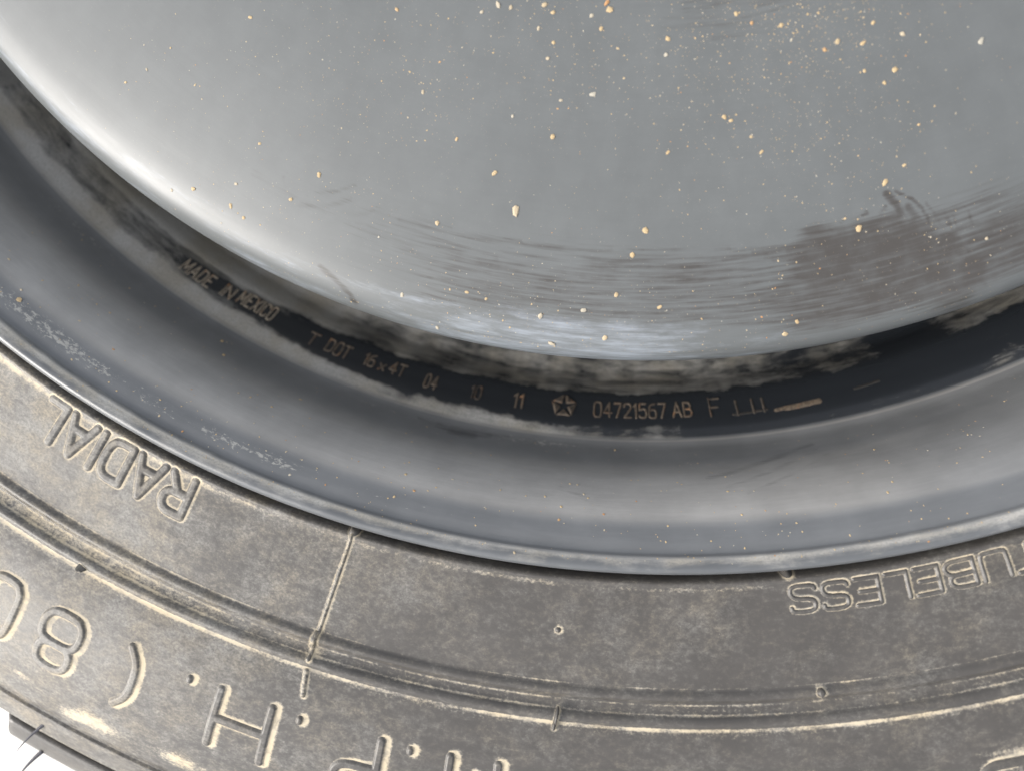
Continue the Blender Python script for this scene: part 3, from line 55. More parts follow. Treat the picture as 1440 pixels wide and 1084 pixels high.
SMEAR= [([(13.29,160.71),(15.08,159.53),(16.94,159.32)],0.94,0.8),([(12.25,161.56),(14.52,162.07),(16.33,162.3)],0.67,0.7),([(10.91,160.17),(12.75,160.22),(14.05,159.79)],0.27,0.8),([(6.28,161.73),(9.94,163.09),(14.45,163.85)],0.47,0.6),([(3.5,162.92),(8.1,164.2),(12.61,165.07),(15.28,165.84)],0.4,0.6),([(-0.33,160.13),(3.49,162.01),(7.19,163.14)],0.4,0.45),([(-6.24,158.88),(-1.31,159.7),(3.48,161.23)],0.4,0.4),([(-13.26,160.09),(-9.18,159.84),(-3.28,158.97),(1.54,158.53)],0.54,0.45),([(-9.03,161.76),(-4.14,161.27),(1.6,161.37)],0.61,0.4),([(-20.04,161.57),(-18.2,158.92),(-16.97,156.54)],0.4,0.45),([(-20.26,164.12),(-18.56,162.44),(-17.04,159.41)],0.61,0.4),([(-24.08,162.85),(-22.86,163.38),(-20.94,163.09)],0.94,0.35),([(-21.63,162.08),(-22.09,160.92),(-21.94,159.27)],0.34,0.3),([(-18.67,163.7),(-16.24,161.69),(-14.48,158.39)],0.61,0.3),([(-16.1,162.95),(-13.16,161.1),(-11.19,160.12)],0.47,0.3),([(-15.38,159.89),(-14.76,158.35)],0.27,0.4),([(-14.11,159.43),(-13.51,157.56)],0.27,0.4),([(-17.61,173.52),(-16.5,174.7),(-15.4,176.35),(-14.94,177.64)],0.47,0.8),([(15.03,160.67),(19.43,163.52),(23.19,167.48)],2.29,1),([(14.45,163.85),(19.21,167.27),(24.2,172.47)],2.56,1),([(14.74,168.29),(19.0,171.45),(23.24,174.78)],2.43,0.9),([(11.63,168.84),(16.79,172.52),(21.06,175.38)],1.48,0.6),([(17.79,160.4),(20.17,160.59),(22.08,164.44)],1.75,0.95),([(19.85,160.59),(20.68,158.66),(20.46,156.55),(20.05,154.55)],0.61,0.9),([(20.72,161.29),(21.51,160.0),(21.2,157.81)],0.61,0.9),([(21.71,163.44),(22.3,161.62),(22.06,158.8),(21.54,156.54),(20.62,154.49)],0.27,0.8),([(22.3,164.63),(22.98,164.61),(23.61,165.23)],0.61,0.8),([(23.39,165.02),(24.12,168.4),(24.54,172.57)],0.34,0.9),([(23.66,167.27),(24.09,170.38),(24.76,175.69)],0.4,0.8),([(16.78,157.82),(17.08,156.72)],0.2,0.7),([(18.22,157.21),(18.57,156.81)],0.34,0.7),([(19.36,157.63),(19.8,156.68)],0.34,0.7),([(23.03,164.0),(22.76,160.47),(22.35,158.15)],0.27,0.6),([(23.66,164.62),(23.81,162.79)],0.2,0.6),([(16.06,158.28),(16.46,159.55)],0.4,0.8),([(7.19,166.39),(10.75,168.27),(14.7,169.58)],0.54,0.4),([(2.63,166.24),(6.29,167.58),(9.85,169.31)],0.4,0.3),([(-2.98,165.47),(1.7,165.68),(6.28,165.62)],0.47,0.3)]
GROUND_Z=-.1385
# ---------------------------------------------------------------- node helpers
class NT:
    def __init__(s,name):
        s.m=bpy.data.materials.new(name); s.m.use_nodes=True; s.t=s.m.node_tree; s.t.nodes.clear()
        s.out=s.t.nodes.new('ShaderNodeOutputMaterial'); s.b=s.t.nodes.new('ShaderNodeBsdfPrincipled'); s.t.links.new(s.b.outputs[0],s.out.inputs[0])
    def n(s,k,**kw):
        x=s.t.nodes.new(k)
        for a,b in kw.items(): setattr(x,a,b)
        return x
    def put(s,sock,v):
        if isinstance(v,bpy.types.NodeSocket): s.t.links.new(v,sock)
        elif v is not None: sock.default_value=v
    def attr(s,name,fac=True):
        a=s.n('ShaderNodeAttribute',attribute_name=name); return a.outputs['Fac'] if fac else a.outputs['Vector']
    def math(s,op,a,b=None,c=None,clamp=False):
        x=s.n('ShaderNodeMath',operation=op,use_clamp=clamp); s.put(x.inputs[0],a); s.put(x.inputs[1],b)
        if c is not None: s.put(x.inputs[2],c)
        return x.outputs[0]
    def vmul(s,v,t):
        x=s.n('ShaderNodeVectorMath',operation='MULTIPLY'); s.put(x.inputs[0],v); x.inputs[1].default_value=t; return x.outputs[0]
    def noise(s,v,scale,detail=5,rough=.6,dist=0):
        x=s.n('ShaderNodeTexNoise'); s.put(x.inputs['Vector'],v); x.inputs['Scale'].default_value=scale; x.inputs['Detail'].default_value=detail; x.inputs['Roughness'].default_value=rough; x.inputs['Distortion'].default_value=dist
        return x.outputs['Fac']
    def ramp(s,v,a,b,lo=0.,hi=1.):
        x=s.n('ShaderNodeMapRange',interpolation_type='SMOOTHSTEP'); s.put(x.inputs['Value'],v); s.put(x.inputs['From Min'],a); s.put(x.inputs['From Max'],b); x.inputs['To Min'].default_value=lo; x.inputs['To Max'].default_value=hi
        return x.outputs['Result']
    def mix(s,f,a,b):
        x=s.n('ShaderNodeMix',data_type='RGBA'); s.put(x.inputs[0],f); s.put(x.inputs[6],a if not isinstance(a,tuple) else a+(1,)); s.put(x.inputs[7],b if not isinstance(b,tuple) else b+(1,)); return x.outputs[2]
    def bump(s,h,dist,st=1.,nrm=None):
        x=s.n('ShaderNodeBump'); x.inputs['Strength'].default_value=st; x.inputs['Distance'].default_value=dist; s.put(x.inputs['Height'],h)
        if nrm is not None: s.put(x.inputs['Normal'],nrm)
        return x.outputs[0]
    def fin(s,color,rough,normal=None,spec=.5,coat=None):
        s.put(s.b.inputs['Base Color'],color if not isinstance(color,tuple) else color+(1,)); s.put(s.b.inputs['Roughness'],rough); s.b.inputs['Specular IOR Level'].default_value=spec
        if normal is not None: s.put(s.b.inputs['Normal'],normal)
        if coat: s.b.inputs['Coat Weight'].default_value=coat[0]; s.b.inputs['Coat Roughness'].default_value=coat[1]
        return s.m

def mat_rubber():
    m=NT('dusty_rubber'); pc=m.attr('pc',False); d=m.attr('dust'); mo=m.attr('mott')
    big=m.noise(pc,95,4,.6); mid=m.noise(m.vmul(pc,(.8,1,1)),380,6,.68,.6); fine=m.noise(pc,2100,3,.6); tiny=m.noise(pc,5200,2,.5)
    patch=m.math('ADD',m.math('MULTIPLY',mid,.55),m.math('MULTIPLY',m.noise(pc,42,5,.6),.65))            # blotchy film of dust
    grit=m.noise(pc,900,5,.75)
    film=m.ramp(m.math('ADD',m.math('ADD',patch,m.math('MULTIPLY',mo,.16)),m.math('MULTIPLY',m.math('SUBTRACT',grit,.5),.75)),.50,.95)
    film=m.math('MULTIPLY',film,m.ramp(fine,.30,.66,.35,1.))
    crumbs=m.math('MULTIPLY',m.ramp(tiny,.66,.74),m.ramp(patch,.50,.70))
    en=m.math('ADD',m.math('MULTIPLY',m.math('SUBTRACT',fine,.5),.8),m.math('MULTIPLY',m.math('SUBTRACT',grit,.5),.9))
    edge=m.ramp(m.math('ADD',d,en),.25,.90)
    edge=m.math('MULTIPLY',edge,m.ramp(mid,.30,.55,.45,1.))
    f=m.math('MAXIMUM',m.math('MULTIPLY',film,m.math('ADD',.34,m.math('MULTIPLY',mo,.36))),m.math('MULTIPLY',edge,.9)); f=m.math('MAXIMUM',f,m.math('MULTIPLY',crumbs,.6))
    dc=m.mix(m.ramp(m.noise(pc,160,3),.35,.65),(.42,.365,.275),(.40,.385,.35)); dc=m.mix(m.math('MULTIPLY',edge,.7),dc,(.60,.50,.34))
    rub=m.mix(m.ramp(big,.3,.7),(.060,.056,.052),(.072,.067,.062))
    colr=m.mix(f,rub,dc); rough=m.math('ADD',m.math('MULTIPLY',f,.42),.40)
    h=m.math('ADD',m.math('MULTIPLY',fine,.5),m.math('MULTIPLY',mid,1.))
    return m.fin(colr,rough,m.bump(h,.00010,.6),.45)
def mat_rim(name='black_wheel_paint'):
    m=NT(name); pc=m.attr('pc',False); d=m.attr('dust'); sc_=m.attr('scuff'); cl=m.attr('clean_and_shade')
    big=m.noise(pc,70,4,.6); mid=m.noise(m.vmul(pc,(.26,1,1)),360,7,.74,.4); st=m.noise(m.vmul(pc,(.12,1,1)),900,5,.7); fine=m.noise(pc,2300,3,.6)
    dust=m.ramp(m.math('ADD',d,m.math('MULTIPLY',m.math('SUBTRACT',mid,.5),1.25)),.28,.92)
    dust=m.math('MULTIPLY',dust,m.ramp(fine,.25,.6,.55,1.))
    chips=m.ramp(m.math('ADD',sc_,m.math('MULTIPLY',m.math('SUBTRACT',m.noise(m.vmul(pc,(.5,1,1)),1300,5,.75),.5),2.)),.62,.80)
    smr=m.math('MULTIPLY',m.ramp(m.math('ADD',m.attr('smear'),m.math('MULTIPLY',m.math('SUBTRACT',st,.5),1.2)),.30,.90),.6)
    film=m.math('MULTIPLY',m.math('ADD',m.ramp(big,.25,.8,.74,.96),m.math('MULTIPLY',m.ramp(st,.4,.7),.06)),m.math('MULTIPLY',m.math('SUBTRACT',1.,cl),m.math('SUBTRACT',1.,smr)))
    base=m.mix(m.math('MULTIPLY',film,.85),(.012,.014,.017),m.mix(m.ramp(cl,.1,.6),(.355,.348,.335),(.30,.312,.325)))  # pale and bluish film tones also paint the slope's reflection band
    c=m.mix(m.math('MULTIPLY',dust,.78),base,m.mix(m.ramp(big,.35,.65),(.33,.305,.255),(.40,.39,.365))); c=m.mix(m.math('MULTIPLY',chips,.42),c,(.48,.47,.43))
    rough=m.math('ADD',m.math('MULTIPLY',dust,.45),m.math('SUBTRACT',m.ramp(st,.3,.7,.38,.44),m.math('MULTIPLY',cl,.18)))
    h=m.math('ADD',m.math('MULTIPLY',dust,.6),m.math('MULTIPLY',st,.4))
    return m.fin(c,rough,m.bump(h,.00012,.6),.5)
def mat_disc():
    m=NT('black_disc_paint_with_dust_film'); pc=m.attr('pc',False); sm=m.attr('smear'); d=m.attr('dust')
    big=m.noise(pc,28,3,.55); fst=m.noise(m.vmul(pc,(.045,1,1)),1500,4,.6); st=m.noise(m.vmul(pc,(.07,1,1)),1000,6,.72); str2=m.noise(m.vmul(pc,(.16,1,1)),300,5,.7); mott=m.noise(pc,170,5,.6); fine=m.noise(pc,2600,3,.6)
    nz=m.math('ADD',m.math('MULTIPLY',m.math('SUBTRACT',fst,.5),1.9),m.math('MULTIPLY',m.math('SUBTRACT',mott,.5),.5))
    rub=m.math('MULTIPLY',m.ramp(sm,.02,.5),m.ramp(m.math('ADD',sm,nz),.12,1.05))
    rub=m.math('MULTIPLY',rub,m.ramp(mott,.25,.6,.75,1.))
    film=m.ramp(big,.3,.7,.80,1.)
    film=m.math('MULTIPLY',film,m.math('MULTIPLY',m.ramp(st,.25,.75,.95,1.03),m.ramp(mott,.3,.7,.90,1.05)))
    base=m.mix(film,(.06,.064,.065),(.117,.124,.125)); base=m.mix(m.math('MULTIPLY',rub,.95),base,(.052,.047,.043))
    e=m.ramp(m.math('ADD',d,m.math('MULTIPLY',m.math('SUBTRACT',str2,.5),1.6)),.55,1.05)
    base=m.mix(m.math('MULTIPLY',e,m.math('MULTIPLY',m.ramp(st,.35,.65,.3,1.),.62)),base,(.30,.335,.38))
    sp=m.ramp(fine,.66,.74); base=m.mix(m.math('MULTIPLY',sp,.30),base,(.35,.33,.28))
    rough=m.math('SUBTRACT',m.ramp(st,.3,.7,.38,.43),m.math('MULTIPLY',rub,.10))
    return m.fin(base,rough,m.bump(m.math('ADD',m.math('MULTIPLY',st,.5),m.math('MULTIPLY',m.math('ADD',film,e),.25)),.00006,.4),.5)
def mat_stamp(name='rusty_stamping',worn=(.020,.019,.018),lo=(.05,.035,.025),hi=(.15,.12,.09)):
    m=NT(name); pc=m.attr('pc',False); n1=m.noise(pc,420,4,.65); n2=m.noise(pc,1700,4,.65); d=m.attr('dust')
    c=m.mix(m.ramp(n2,.3,.7),lo,hi); c=m.mix(m.ramp(n1,.54,.68),c,(.30,.15,.065))
    wear=m.math('ADD',m.math('MULTIPLY',m.math('SUBTRACT',n2,.5),1.1),m.math('MULTIPLY',m.math('SUBTRACT',n1,.5),.9))
    c=m.mix(m.ramp(m.math('ADD',d,wear),.22,.60),c,worn)
    return m.fin(c,.65,m.bump(n2,.0001,.6),.3)
def mat_sand():
    m=NT('sand_grain'); oi=m.attr('tint'); 
    c=m.mix(m.ramp(oi,.0,.55),(.36,.335,.28),(.41,.31,.18)); c=m.mix(m.ramp(oi,.88,1.),c,(.38,.20,.09))
    return m.fin(c,.75,None,.3)
def mat_ground():
    m=NT('pale_concrete'); g=m.n('ShaderNodeNewGeometry').outputs['Position']; a=m.noise(g,14,6,.65); b=m.noise(g,400,4,.6)
    c=m.mix(m.ramp(a,.3,.7),(.62,.60,.56),(.74,.73,.70)); return m.fin(c,.9,m.bump(m.math('ADD',a,m.math('MULTIPLY',b,.3)),.002,.5),.3)
def mat_hair():
    m=NT('bare_rubber'); g=m.attr('pc',False); n=m.noise(g,800,3); return m.fin(m.mix(n,(.035,.034,.045),(.06,.058,.07)),.5)
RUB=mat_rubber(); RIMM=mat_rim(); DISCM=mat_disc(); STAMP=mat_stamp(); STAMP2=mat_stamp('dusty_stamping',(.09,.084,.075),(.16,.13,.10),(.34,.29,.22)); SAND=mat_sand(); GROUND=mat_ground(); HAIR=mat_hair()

# ---------------------------------------------------------------- mesh helpers
def mk(name,V,F,mat,parent=None,attrs=None,smooth=True):
    me=bpy.data.meshes.new(name); V=np.asarray(V,np.float32); F=np.asarray(F,np.int32); k=F.shape[1]
    me.vertices.add(len(V)); me.vertices.foreach_set('co',V.ravel()); me.loops.add(F.size); me.loops.foreach_set('vertex_index',F.ravel())
    me.polygons.add(len(F)); me.polygons.foreach_set('loop_start',np.arange(0,F.size,k,dtype=np.int32)); me.polygons.foreach_set('loop_total',np.full(len(F),k,np.int32))
    me.polygons.foreach_set('use_smooth',np.full(len(F),smooth)); me.update(calc_edges=True); me.validate()
    for n,a in (attrs or {}).items():
        a=np.asarray(a,np.float32)
        if a.ndim==2: x=me.attributes.new(n,'FLOAT_VECTOR','POINT'); x.data.foreach_set('vector',a.ravel())
        else: x=me.attributes.new(n,'FLOAT','POINT'); x.data.foreach_set('value',a)
    me.materials.append(mat); o=bpy.data.objects.new(name,me); col.objects.link(o)
    if parent is not None: o.parent=parent
    return o
def angles(lo,hi,step,coarse):
    a=np.arange(lo,hi,step); b=np.arange(hi,lo+360,coarse); return np.radians(np.r_[a,b])
def revolve(th,C):
    """closed surface of revolution; returns verts, quads, theta grid, index grid"""
    n,k=len(th),len(C); T=np.repeat(th,k); r=np.tile(C[:,0],n); z=np.tile(C[:,1],n)
    V=np.stack([r*np.sin(T),-r*np.cos(T),z],1)
    i=np.arange(n); j=np.arange(k-1); a=(i[:,None]*k+j).ravel(); b=(((i+1)%n)[:,None]*k+j).ravel()
    return V,np.stack([a,b,b+1,a+1],1),T,r,z
def smooth(a,b,x):
    t=np.clip((x-a)/(b-a),0,1); return t*t*(3-2*t)
def vnoise(T,f,seed,octs=4):
    g=np.random.default_rng(seed); out=np.zeros(len(T)); a=1.; tot=0.
    for o in range(octs):
        tab=g.uniform(-1,1,4096); x=(T+7)*f; i=np.floor(x).astype(int); u=x-i; u=u*u*(3-2*u); out+=a*(tab[i%4096]*(1-u)+tab[(i+1)%4096]*u); tot+=a; a*=.6; f*=2.1
    return out/tot
def normals(C):
    t=np.gradient(C,axis=0); n=np.stack([-t[:,1],t[:,0]],1); n/=np.linalg.norm(n,axis=1)[:,None]; n[n[:,1]<0]*=-1; return n
TC,TS=spline(TYRE_P,.00036); RC,RS=spline(RIM_P,.00036); DC,DS=spline(DISC_P,.0005)
def surf(C,rng=None):
    k=np.ones(len(C),bool) if rng is None else (C[:,0]>rng[0])&(C[:,0]<rng[1])
    Ck=C[k]; o=np.argsort(Ck[:,0]); N=normals(C)[k]
    def f(r): return np.interp(r,Ck[o,0],Ck[o,1]), np.interp(r,Ck[o,0],N[o,0]), np.interp(r,Ck[o,0],N[o,1])
    return f
tyre_z=surf(TC); rim_z=surf(RC,(.1765,.2195)); disc_z=surf(DC[DS>.045],None)

def chaikin(P,k=3):
    P=np.array(P,float)
    for _ in range(k):
        Q=[P[0]]
        for a,b in zip(P[:-1],P[1:]): Q+= [a*.75+b*.25,a*.25+b*.75]
        P=np.array(Q+[P[-1]])
    return P
def ring(P): P=list(P); m=((P[0][0]+P[-1][0])/2,(P[0][1]+P[-1][1])/2); return chaikin([m]+P+[m])
def L(*p): return np.array(p,float)
GL={'A':(.78,[L((0,0),(.39,1),(.78,0)),L((.14,.33),(.64,.33))]),
'B':(.70,[L((0,0),(0,1)),chaikin([(0,1),(.62,1),(.66,.52),(0,.52)]),chaikin([(0,.52),(.7,.55),(.74,0),(0,0)])]),
'C':(.66,[chaikin([(.66,.8),(.62,1),(.04,1),(0,.5),(.04,0),(.62,0),(.66,.2)])]),
'D':(.70,[L((0,0),(0,1)),chaikin([(0,1),(.62,1),(.72,.5),(.62,0),(0,0)])]),
'E':(.60,[L((.6,0),(0,0),(0,1),(.6,1)),L((0,.5),(.5,.5))]),
'F':(.58,[L((0,0),(0,1),(.58,1)),L((0,.5),(.46,.5))]),
'G':(.7,[chaikin([(.66,.8),(.62,1),(.04,1),(0,.5),(.04,0),(.66,0),(.68,.4)]),L((.68,.42),(.4,.42))]),
'H':(.78,[L((0,0),(0,1)),L((.78,0),(.78,1)),L((0,.5),(.78,.5))]),
'I':(.02,[L((0,0),(0,1))]),'L':(.54,[L((0,1),(0,0),(.54,0))]),
'M':(.80,[L((0,0),(0,1),(.4,.25),(.8,1),(.8,0))]),'N':(.64,[L((0,0),(0,1),(.64,0),(.64,1))]),
'O':(.66,[ring([(0,.12),(0,.88),(.14,1.06),(.52,1.06),(.66,.88),(.66,.12),(.52,-.06),(.14,-.06)])]),
'P':(.68,[L((0,0),(0,1)),chaikin([(0,1),(.66,1),(.72,.52),(0,.52)])]),
'R':(.68,[L((0,0),(0,1)),chaikin([(0,1),(.66,1),(.72,.46),(0,.46)]),L((.34,.47),(.68,0))]),
'S':(.64,[chaikin([(.64,.84),(.62,1),(.06,1),(0,.72),(.08,.52),(.56,.50),(.66,.24),(.58,0),(.04,0),(0,.16)])]),
'T':(.66,[L((0,1),(.66,1)),L((.33,0),(.33,1))]),'U':(.66,[chaikin([(0,1),(0,.12),(.05,-.02),(.61,-.02),(.66,.12),(.66,1)])]),
'X':(.66,[L((0,0),(.66,1)),L((0,1),(.66,0))]),'x':(.5,[L((0,0),(.5,.6)),L((0,.6),(.5,0))]),
'0':(.64,[ring([(0,.14),(0,.86),(.14,1.04),(.50,1.04),(.64,.86),(.64,.14),(.50,-.04),(.14,-.04)])]),
'1':(.22,[L((0,.8),(.2,1),(.2,0))]),'2':(.6,[chaikin([(0,.78),(.04,1),(.56,1),(.62,.66),(.3,.34),(0,0)]),L((0,0),(.6,0))]),
'4':(.66,[L((.46,0),(.46,1),(0,.3),(.66,.3))]),
'5':(.6,[L((.56,1),(.06,1),(.02,.56)),chaikin([(.02,.56),(.5,.66),(.66,.34),(.56,0),(.06,0),(0,.16)])]),
'6':(.62,[chaikin([(.52,1),(.1,.9),(0,.5),(0,.1),(.1,-.02),(.52,-.02),(.62,.12),(.62,.44),(.5,.58),(.1,.56),(0,.4)])]),
'7':(.6,[L((0,1),(.6,1),(.2,0))]),
'8':(.72,[ring([(0,.14),(0,.42),(.12,.55),(.60,.55),(.72,.42),(.72,.14),(.58,-.02),(.14,-.02)]),ring([(.06,.66),(.06,.88),(.18,1.02),(.54,1.02),(.66,.88),(.66,.66),(.56,.55),(.16,.55)])]),
'(':(.2,[chaikin([(.22,1.05),(.02,.82),(0,.5),(.02,.2),(.22,-.05)])]),
'.':(.01,[L((0,.02),(0,.06))]),
'/':(.5,[L((0,0),(.5,1))])}
def sdist(x,y,lines):
    d=np.full(x.shape,1e9)
    for P in lines:
        for a,b in zip(P[:-1],P[1:]):
            ab=b-a; q=ab@ab+1e-18; t=np.clip(((x-a[0])*ab[0]+(y-a[1])*ab[1])/q,0,1)
            d=np.minimum(d,np.hypot(x-a[0]-t*ab[0],y-a[1]-t*ab[1]))
    return d
STROKES=[]   # raised lettering on the tyre: (theta centre, r base, scale, lines, base half width, side) for the dust that gathers at its feet
def shell(name,parent,mat,lines,w0,w1,H,step,to_polar,zfun,sink=.00005,dustf=None,flat=None):
    """raised stroke relief laid on a surface of revolution, one mesh"""
    A=np.vstack(lines); x0,y0=A.min(0)-w1-step; x1,y1=A.max(0)+w1+step
    nx=int((x1-x0)/step)+2; ny=int((y1-y0)/step)+2
    X,Y=np.meshgrid(x0+np.arange(nx)*step,y0+np.arange(ny)*step,indexing='ij'); D=sdist(X,Y,lines)
    h=H*smooth(w1,w0,D)-sink*(D>=w1)
    th,r=to_polar(X,Y); z,nr,nz=zfun(r); rr=r+nr*h; zz=z+nz*h
    V=np.stack([rr*np.sin(th),-rr*np.cos(th),zz],-1).reshape(-1,3)
    keep=D<w1; c=keep[:-1,:-1]|keep[1:,:-1]|keep[:-1,1:]|keep[1:,1:]
    I=np.arange(nx*ny).reshape(nx,ny); F=np.stack([I[:-1,:-1][c],I[1:,:-1][c],I[1:,1:][c],I[:-1,1:][c]],1)
    used=np.unique(F); mp=np.full(nx*ny,-1); mp[used]=np.arange(len(used))
    # wind so that the normal looks up
    a,b,cc=V[F[0][0]],V[F[0][1]],V[F[0][2]]
    if np.cross(b-a,cc-a)[2]<0: F=F[:,::-1]
    dd=(dustf(X,Y,D) if dustf else np.zeros_like(D)).ravel()[used]
    pc=np.stack([th*.2,r,np.zeros_like(r)],-1).reshape(-1,3)[used]
    return mk(name,V[used],mp[F],mat,parent,{'pc':pc,'dust':dd,'mott':(smooth(-.05,-.45,th)*.9*np.ones_like(r)).ravel()[used]})

# ---------------------------------------------------------------- ground
g=12.; o=mk('ground',[(-g,-g,GROUND_Z),(g,-g,GROUND_Z),(g,g,GROUND_Z),(-g,g,GROUND_Z)],[(0,1,2,3)],GROUND); o['kind']='structure'
o['label']='pale sunlit concrete ground under the tyre at the lower left corner'

# ---------------------------------------------------------------- the wheel
wheel=bpy.data.objects.new('spare_wheel',None); col.objects.link(wheel); wheel.location=(0,0,GROUND_Z); wheel.empty_display_size=.05
wheel['label']='black steel spare wheel with its dusty tyre lying flat on pale ground'; wheel['category']='wheel'
def part(o): o.parent=wheel; o.location=(0,0,-GROUND_Z); return o

# letters on the sidewall: tops point outwards, so they run from right to left
def tyre_map(thc,rb,s,rref,lean=0.):
    def f(X,Y): r=rb+Y; return np.radians(thc)-(X-lean*Y)/rref, r
    return f
letters=[]  # (char, theta of its left edge (largest theta), base radius, height, w0, w1, H, step, xscale)
def word(txt,th0,rb,h,gap,w0,w1,H,step,xs=1.):
    th=th0
    for c in txt:
        if c==' ': th-=math.degrees(h*.55/(rb+h/2)); continue
        letters.append((c,th,rb,h,w0,w1,H,step,xs)); th-=math.degrees((GL[c][0]*h*xs+gap)/(rb+h/2))
word('RADIAL',-19.75,.2238,.0079,.0019,.00046,.00098,.00042,.00022,.94)
word('TUBELESS',23.05,.2238,.0050,.00135,.00017,.00040,.00034,.00018,1.48)
for c,th in (('D',19.5),('0',7.6),('5',11.6),('M',-1.98),('.',-5.85),('P',-7.15),('.',-10.9),('H',-12.2),('.',-16.15),('(',-18.55),('8',-21.45),('0',-24.75)):
    letters.append((c,th,.2596 if c!='D' else .2612,.0121,.00050 if c!='.' else .0003,.00100 if c!='.' else .0008,.00048,.00022,1.0 if c not in 'H' else 1.2))
# (theta, r) strokes for plain mould marks, in metres along/out: seam flash, ticks and pips
MARKS=[('mould_seam',-10.97,.2212,[((0,0),(.0012,.0218))],.00014,.00042,.00040),('mould_seam',-11.35,.2434,[((0,0),(.0001,.0022))],.0003,.0007,.0007),('mould_seam',-11.32,.2458,[((0,0),(-.0001,.0022))],.0002,.0005,.00040),('mould_seam',-11.25,.2505,[((0,0),(-.0008,.0046))],.00022,.00055,.00042),
 ('vent_stub',.36,.2476,[((0,0),(.0006,.0036))],.00014,.00034,.0012),('vent_stub',-23.05,.2493,[((0,0),(-.0012,.0005))],.00014,.00034,.0014),
 ('vent_pip',.09,.2326,[((0,0),(.0001,0))],.0001,.0006,.0005),('vent_pip',11.23,.2208,[((0,0),(.0001,0))],.0005,.0013,.0009),('vent_pip',12.04,.2440,[((0,0),(.0001,0))],.0003,.0008,.0008),('vent_pip',-10.95,.2212,[((0,0),(.0001,0))],.0006,.0012,.0008)]
# tyre carcass
body=[(.2911,-.0088),(.2912,-.0300),(.2930,-.0500),(.2930,-.1000),(.2890,-.1250),(.2720,-.1365),(.2440,-.1370),(.2240,-.1300),(.2188,-.1260)]
TT=np.vstack([TC,np.array(body)]); TTS=np.r_[TS,TS[-1]+np.cumsum(np.linalg.norm(np.diff(np.vstack([TC[-1:],body]),axis=0),axis=1))]
th=angles(-46,40,.085,2.); V,F,T,r,z=revolve(th,TT)
dust=np.zeros(len(V)); k=len(TT); tsg=np.where(T>math.pi,T-2*math.pi,T); mott=smooth(-.05,-.45,tsg)*.9+.25*vnoise(T,9,3); nA=.72+.50*vnoise(T,26,5); nB=.72+.50*vnoise(T,31,6)
# dust lying in the valleys beside the ribs
def line(r0,w,a): return a*np.exp(-((r-r0)/w)**2)
up=z>-.012; tn=T
jit=lambda f,p,a: a*np.sin(T*f+p)
dust+=up*(nA*line(.24275,.00024,.85)+nB*line(.2457,.00030,.7)+line(.2466,.0006,.32)+nB*line(.2474,.00024,.75)+nA*line(.2500,.00035,1.05)+line(.2508,.0010,.35)+nB*line(.2236,.0008,.55)+line(.2221,.0003,.30)+line(.2849,.00035,.35)+line(.2795,.0028,.33))
left=smooth(-.12,-.42,T)*(T<1)*(T>-1); dust+=up*left*(line(.226,.006,.34)+line(.2455,.004,.25)+line(.2500,.006,.10))
# the heaps of pale dirt near the shoulder
for (tc,rc,st,sr,a) in ((-19.7,.2795,1.1,.0026,.62),(-20.9,.2815,.6,.0018,.42),(-15.6,.2790,1.0,.0020,.5),(18.6,.2590,1.4,.0012,.45),(19.6,.2615,.7,.003,.5),(-23.5,.2775,.5,.0009,.55),(-11.1,.2470,.35,.0010,.5)):
    dust+=a*np.exp(-((np.degrees(T)-tc)/st)**2-((r-rc)/sr)**2)
clean_and_shade=np.zeros(len(V))
def bake(thc,rb,lines,w1,amp,side,foot=.00045,wide=.0016,own=.30):
    global dust
    A=np.vstack(lines); ext=np.abs(A).max()+.006; m=(np.abs(T-math.radians(thc))*.25<ext+.004)&(np.abs(r-rb)<ext+.006)
    if not m.any(): return
    X=-(T[m]-math.radians(thc))*(rb+.006); Y=r[m]-rb
    d=sdist(X,Y,lines); d2=sdist(X+side[0],Y+side[1],lines)
    v=amp*(own*np.exp(-np.maximum(d-w1,0)/(foot*.6))+.80*np.exp(-np.maximum(d2-w1,0)/foot)+.24*np.exp(-np.maximum(d2-w1,0)/wide))
    dust[m]=np.maximum(dust[m],v)
LET=[]
for (c,tl,rb,h,w0,w1,H,step,xs) in letters:
    lines=[P*np.array([h*xs,h]) for P in GL[c][1]]; LET.append((c,tl,rb,h,w0,w1,H,step,lines))
    bake(tl,rb,lines,w1,.95 if h>.01 else (.66 if h>.006 else .60),(.0008 if h>.01 else .0003,.0002),own=.16 if h>.01 else .75,foot=.00045 if h>.006 else .0003,wide=.0016 if h>.006 else .0008)
for (nm,tc,rb,segs,w0,w1,H) in MARKS: bake(tc,rb,[np.array(s) for s in segs],w1,.75,(.0002,0))
pc=np.stack([T*.2,np.tile(TTS,len(th)),np.zeros(len(V))],1)
tyre=part(mk('tyre',V,F[:,::-1] if np.cross(V[F[0][1]]-V[F[0][0]],V[F[0][2]]-V[F[0][0]])[2]>0 and False else F,RUB,None,{'pc':pc,'dust':np.clip(dust,0,1.3),'mott':mott}))
tyre['label']='dust covered black rubber sidewall with raised lettering'
for (c,tl,rb,h,w0,w1,H,step,lines) in LET:
    def df(X,Y,D,w0=w0,w1=w1): 
        gx=sdist(X+.0004,Y,[*lines])-sdist(X-.0004,Y,[*lines])
        return smooth(w0*1.0,w1,D)*(.42+.62*np.clip(-gx/.0008,-1,1))*(.95 if h>.01 else .6)
    nm={'.':'raised_dot','(':'raised_bracket'}.get(c,'raised_digit' if c.isdigit() else 'raised_letter')
    o=shell(nm,tyre,RUB,lines,w0,w1,H,step,tyre_map(tl,rb,1,rb+.006),tyre_z,dustf=df)
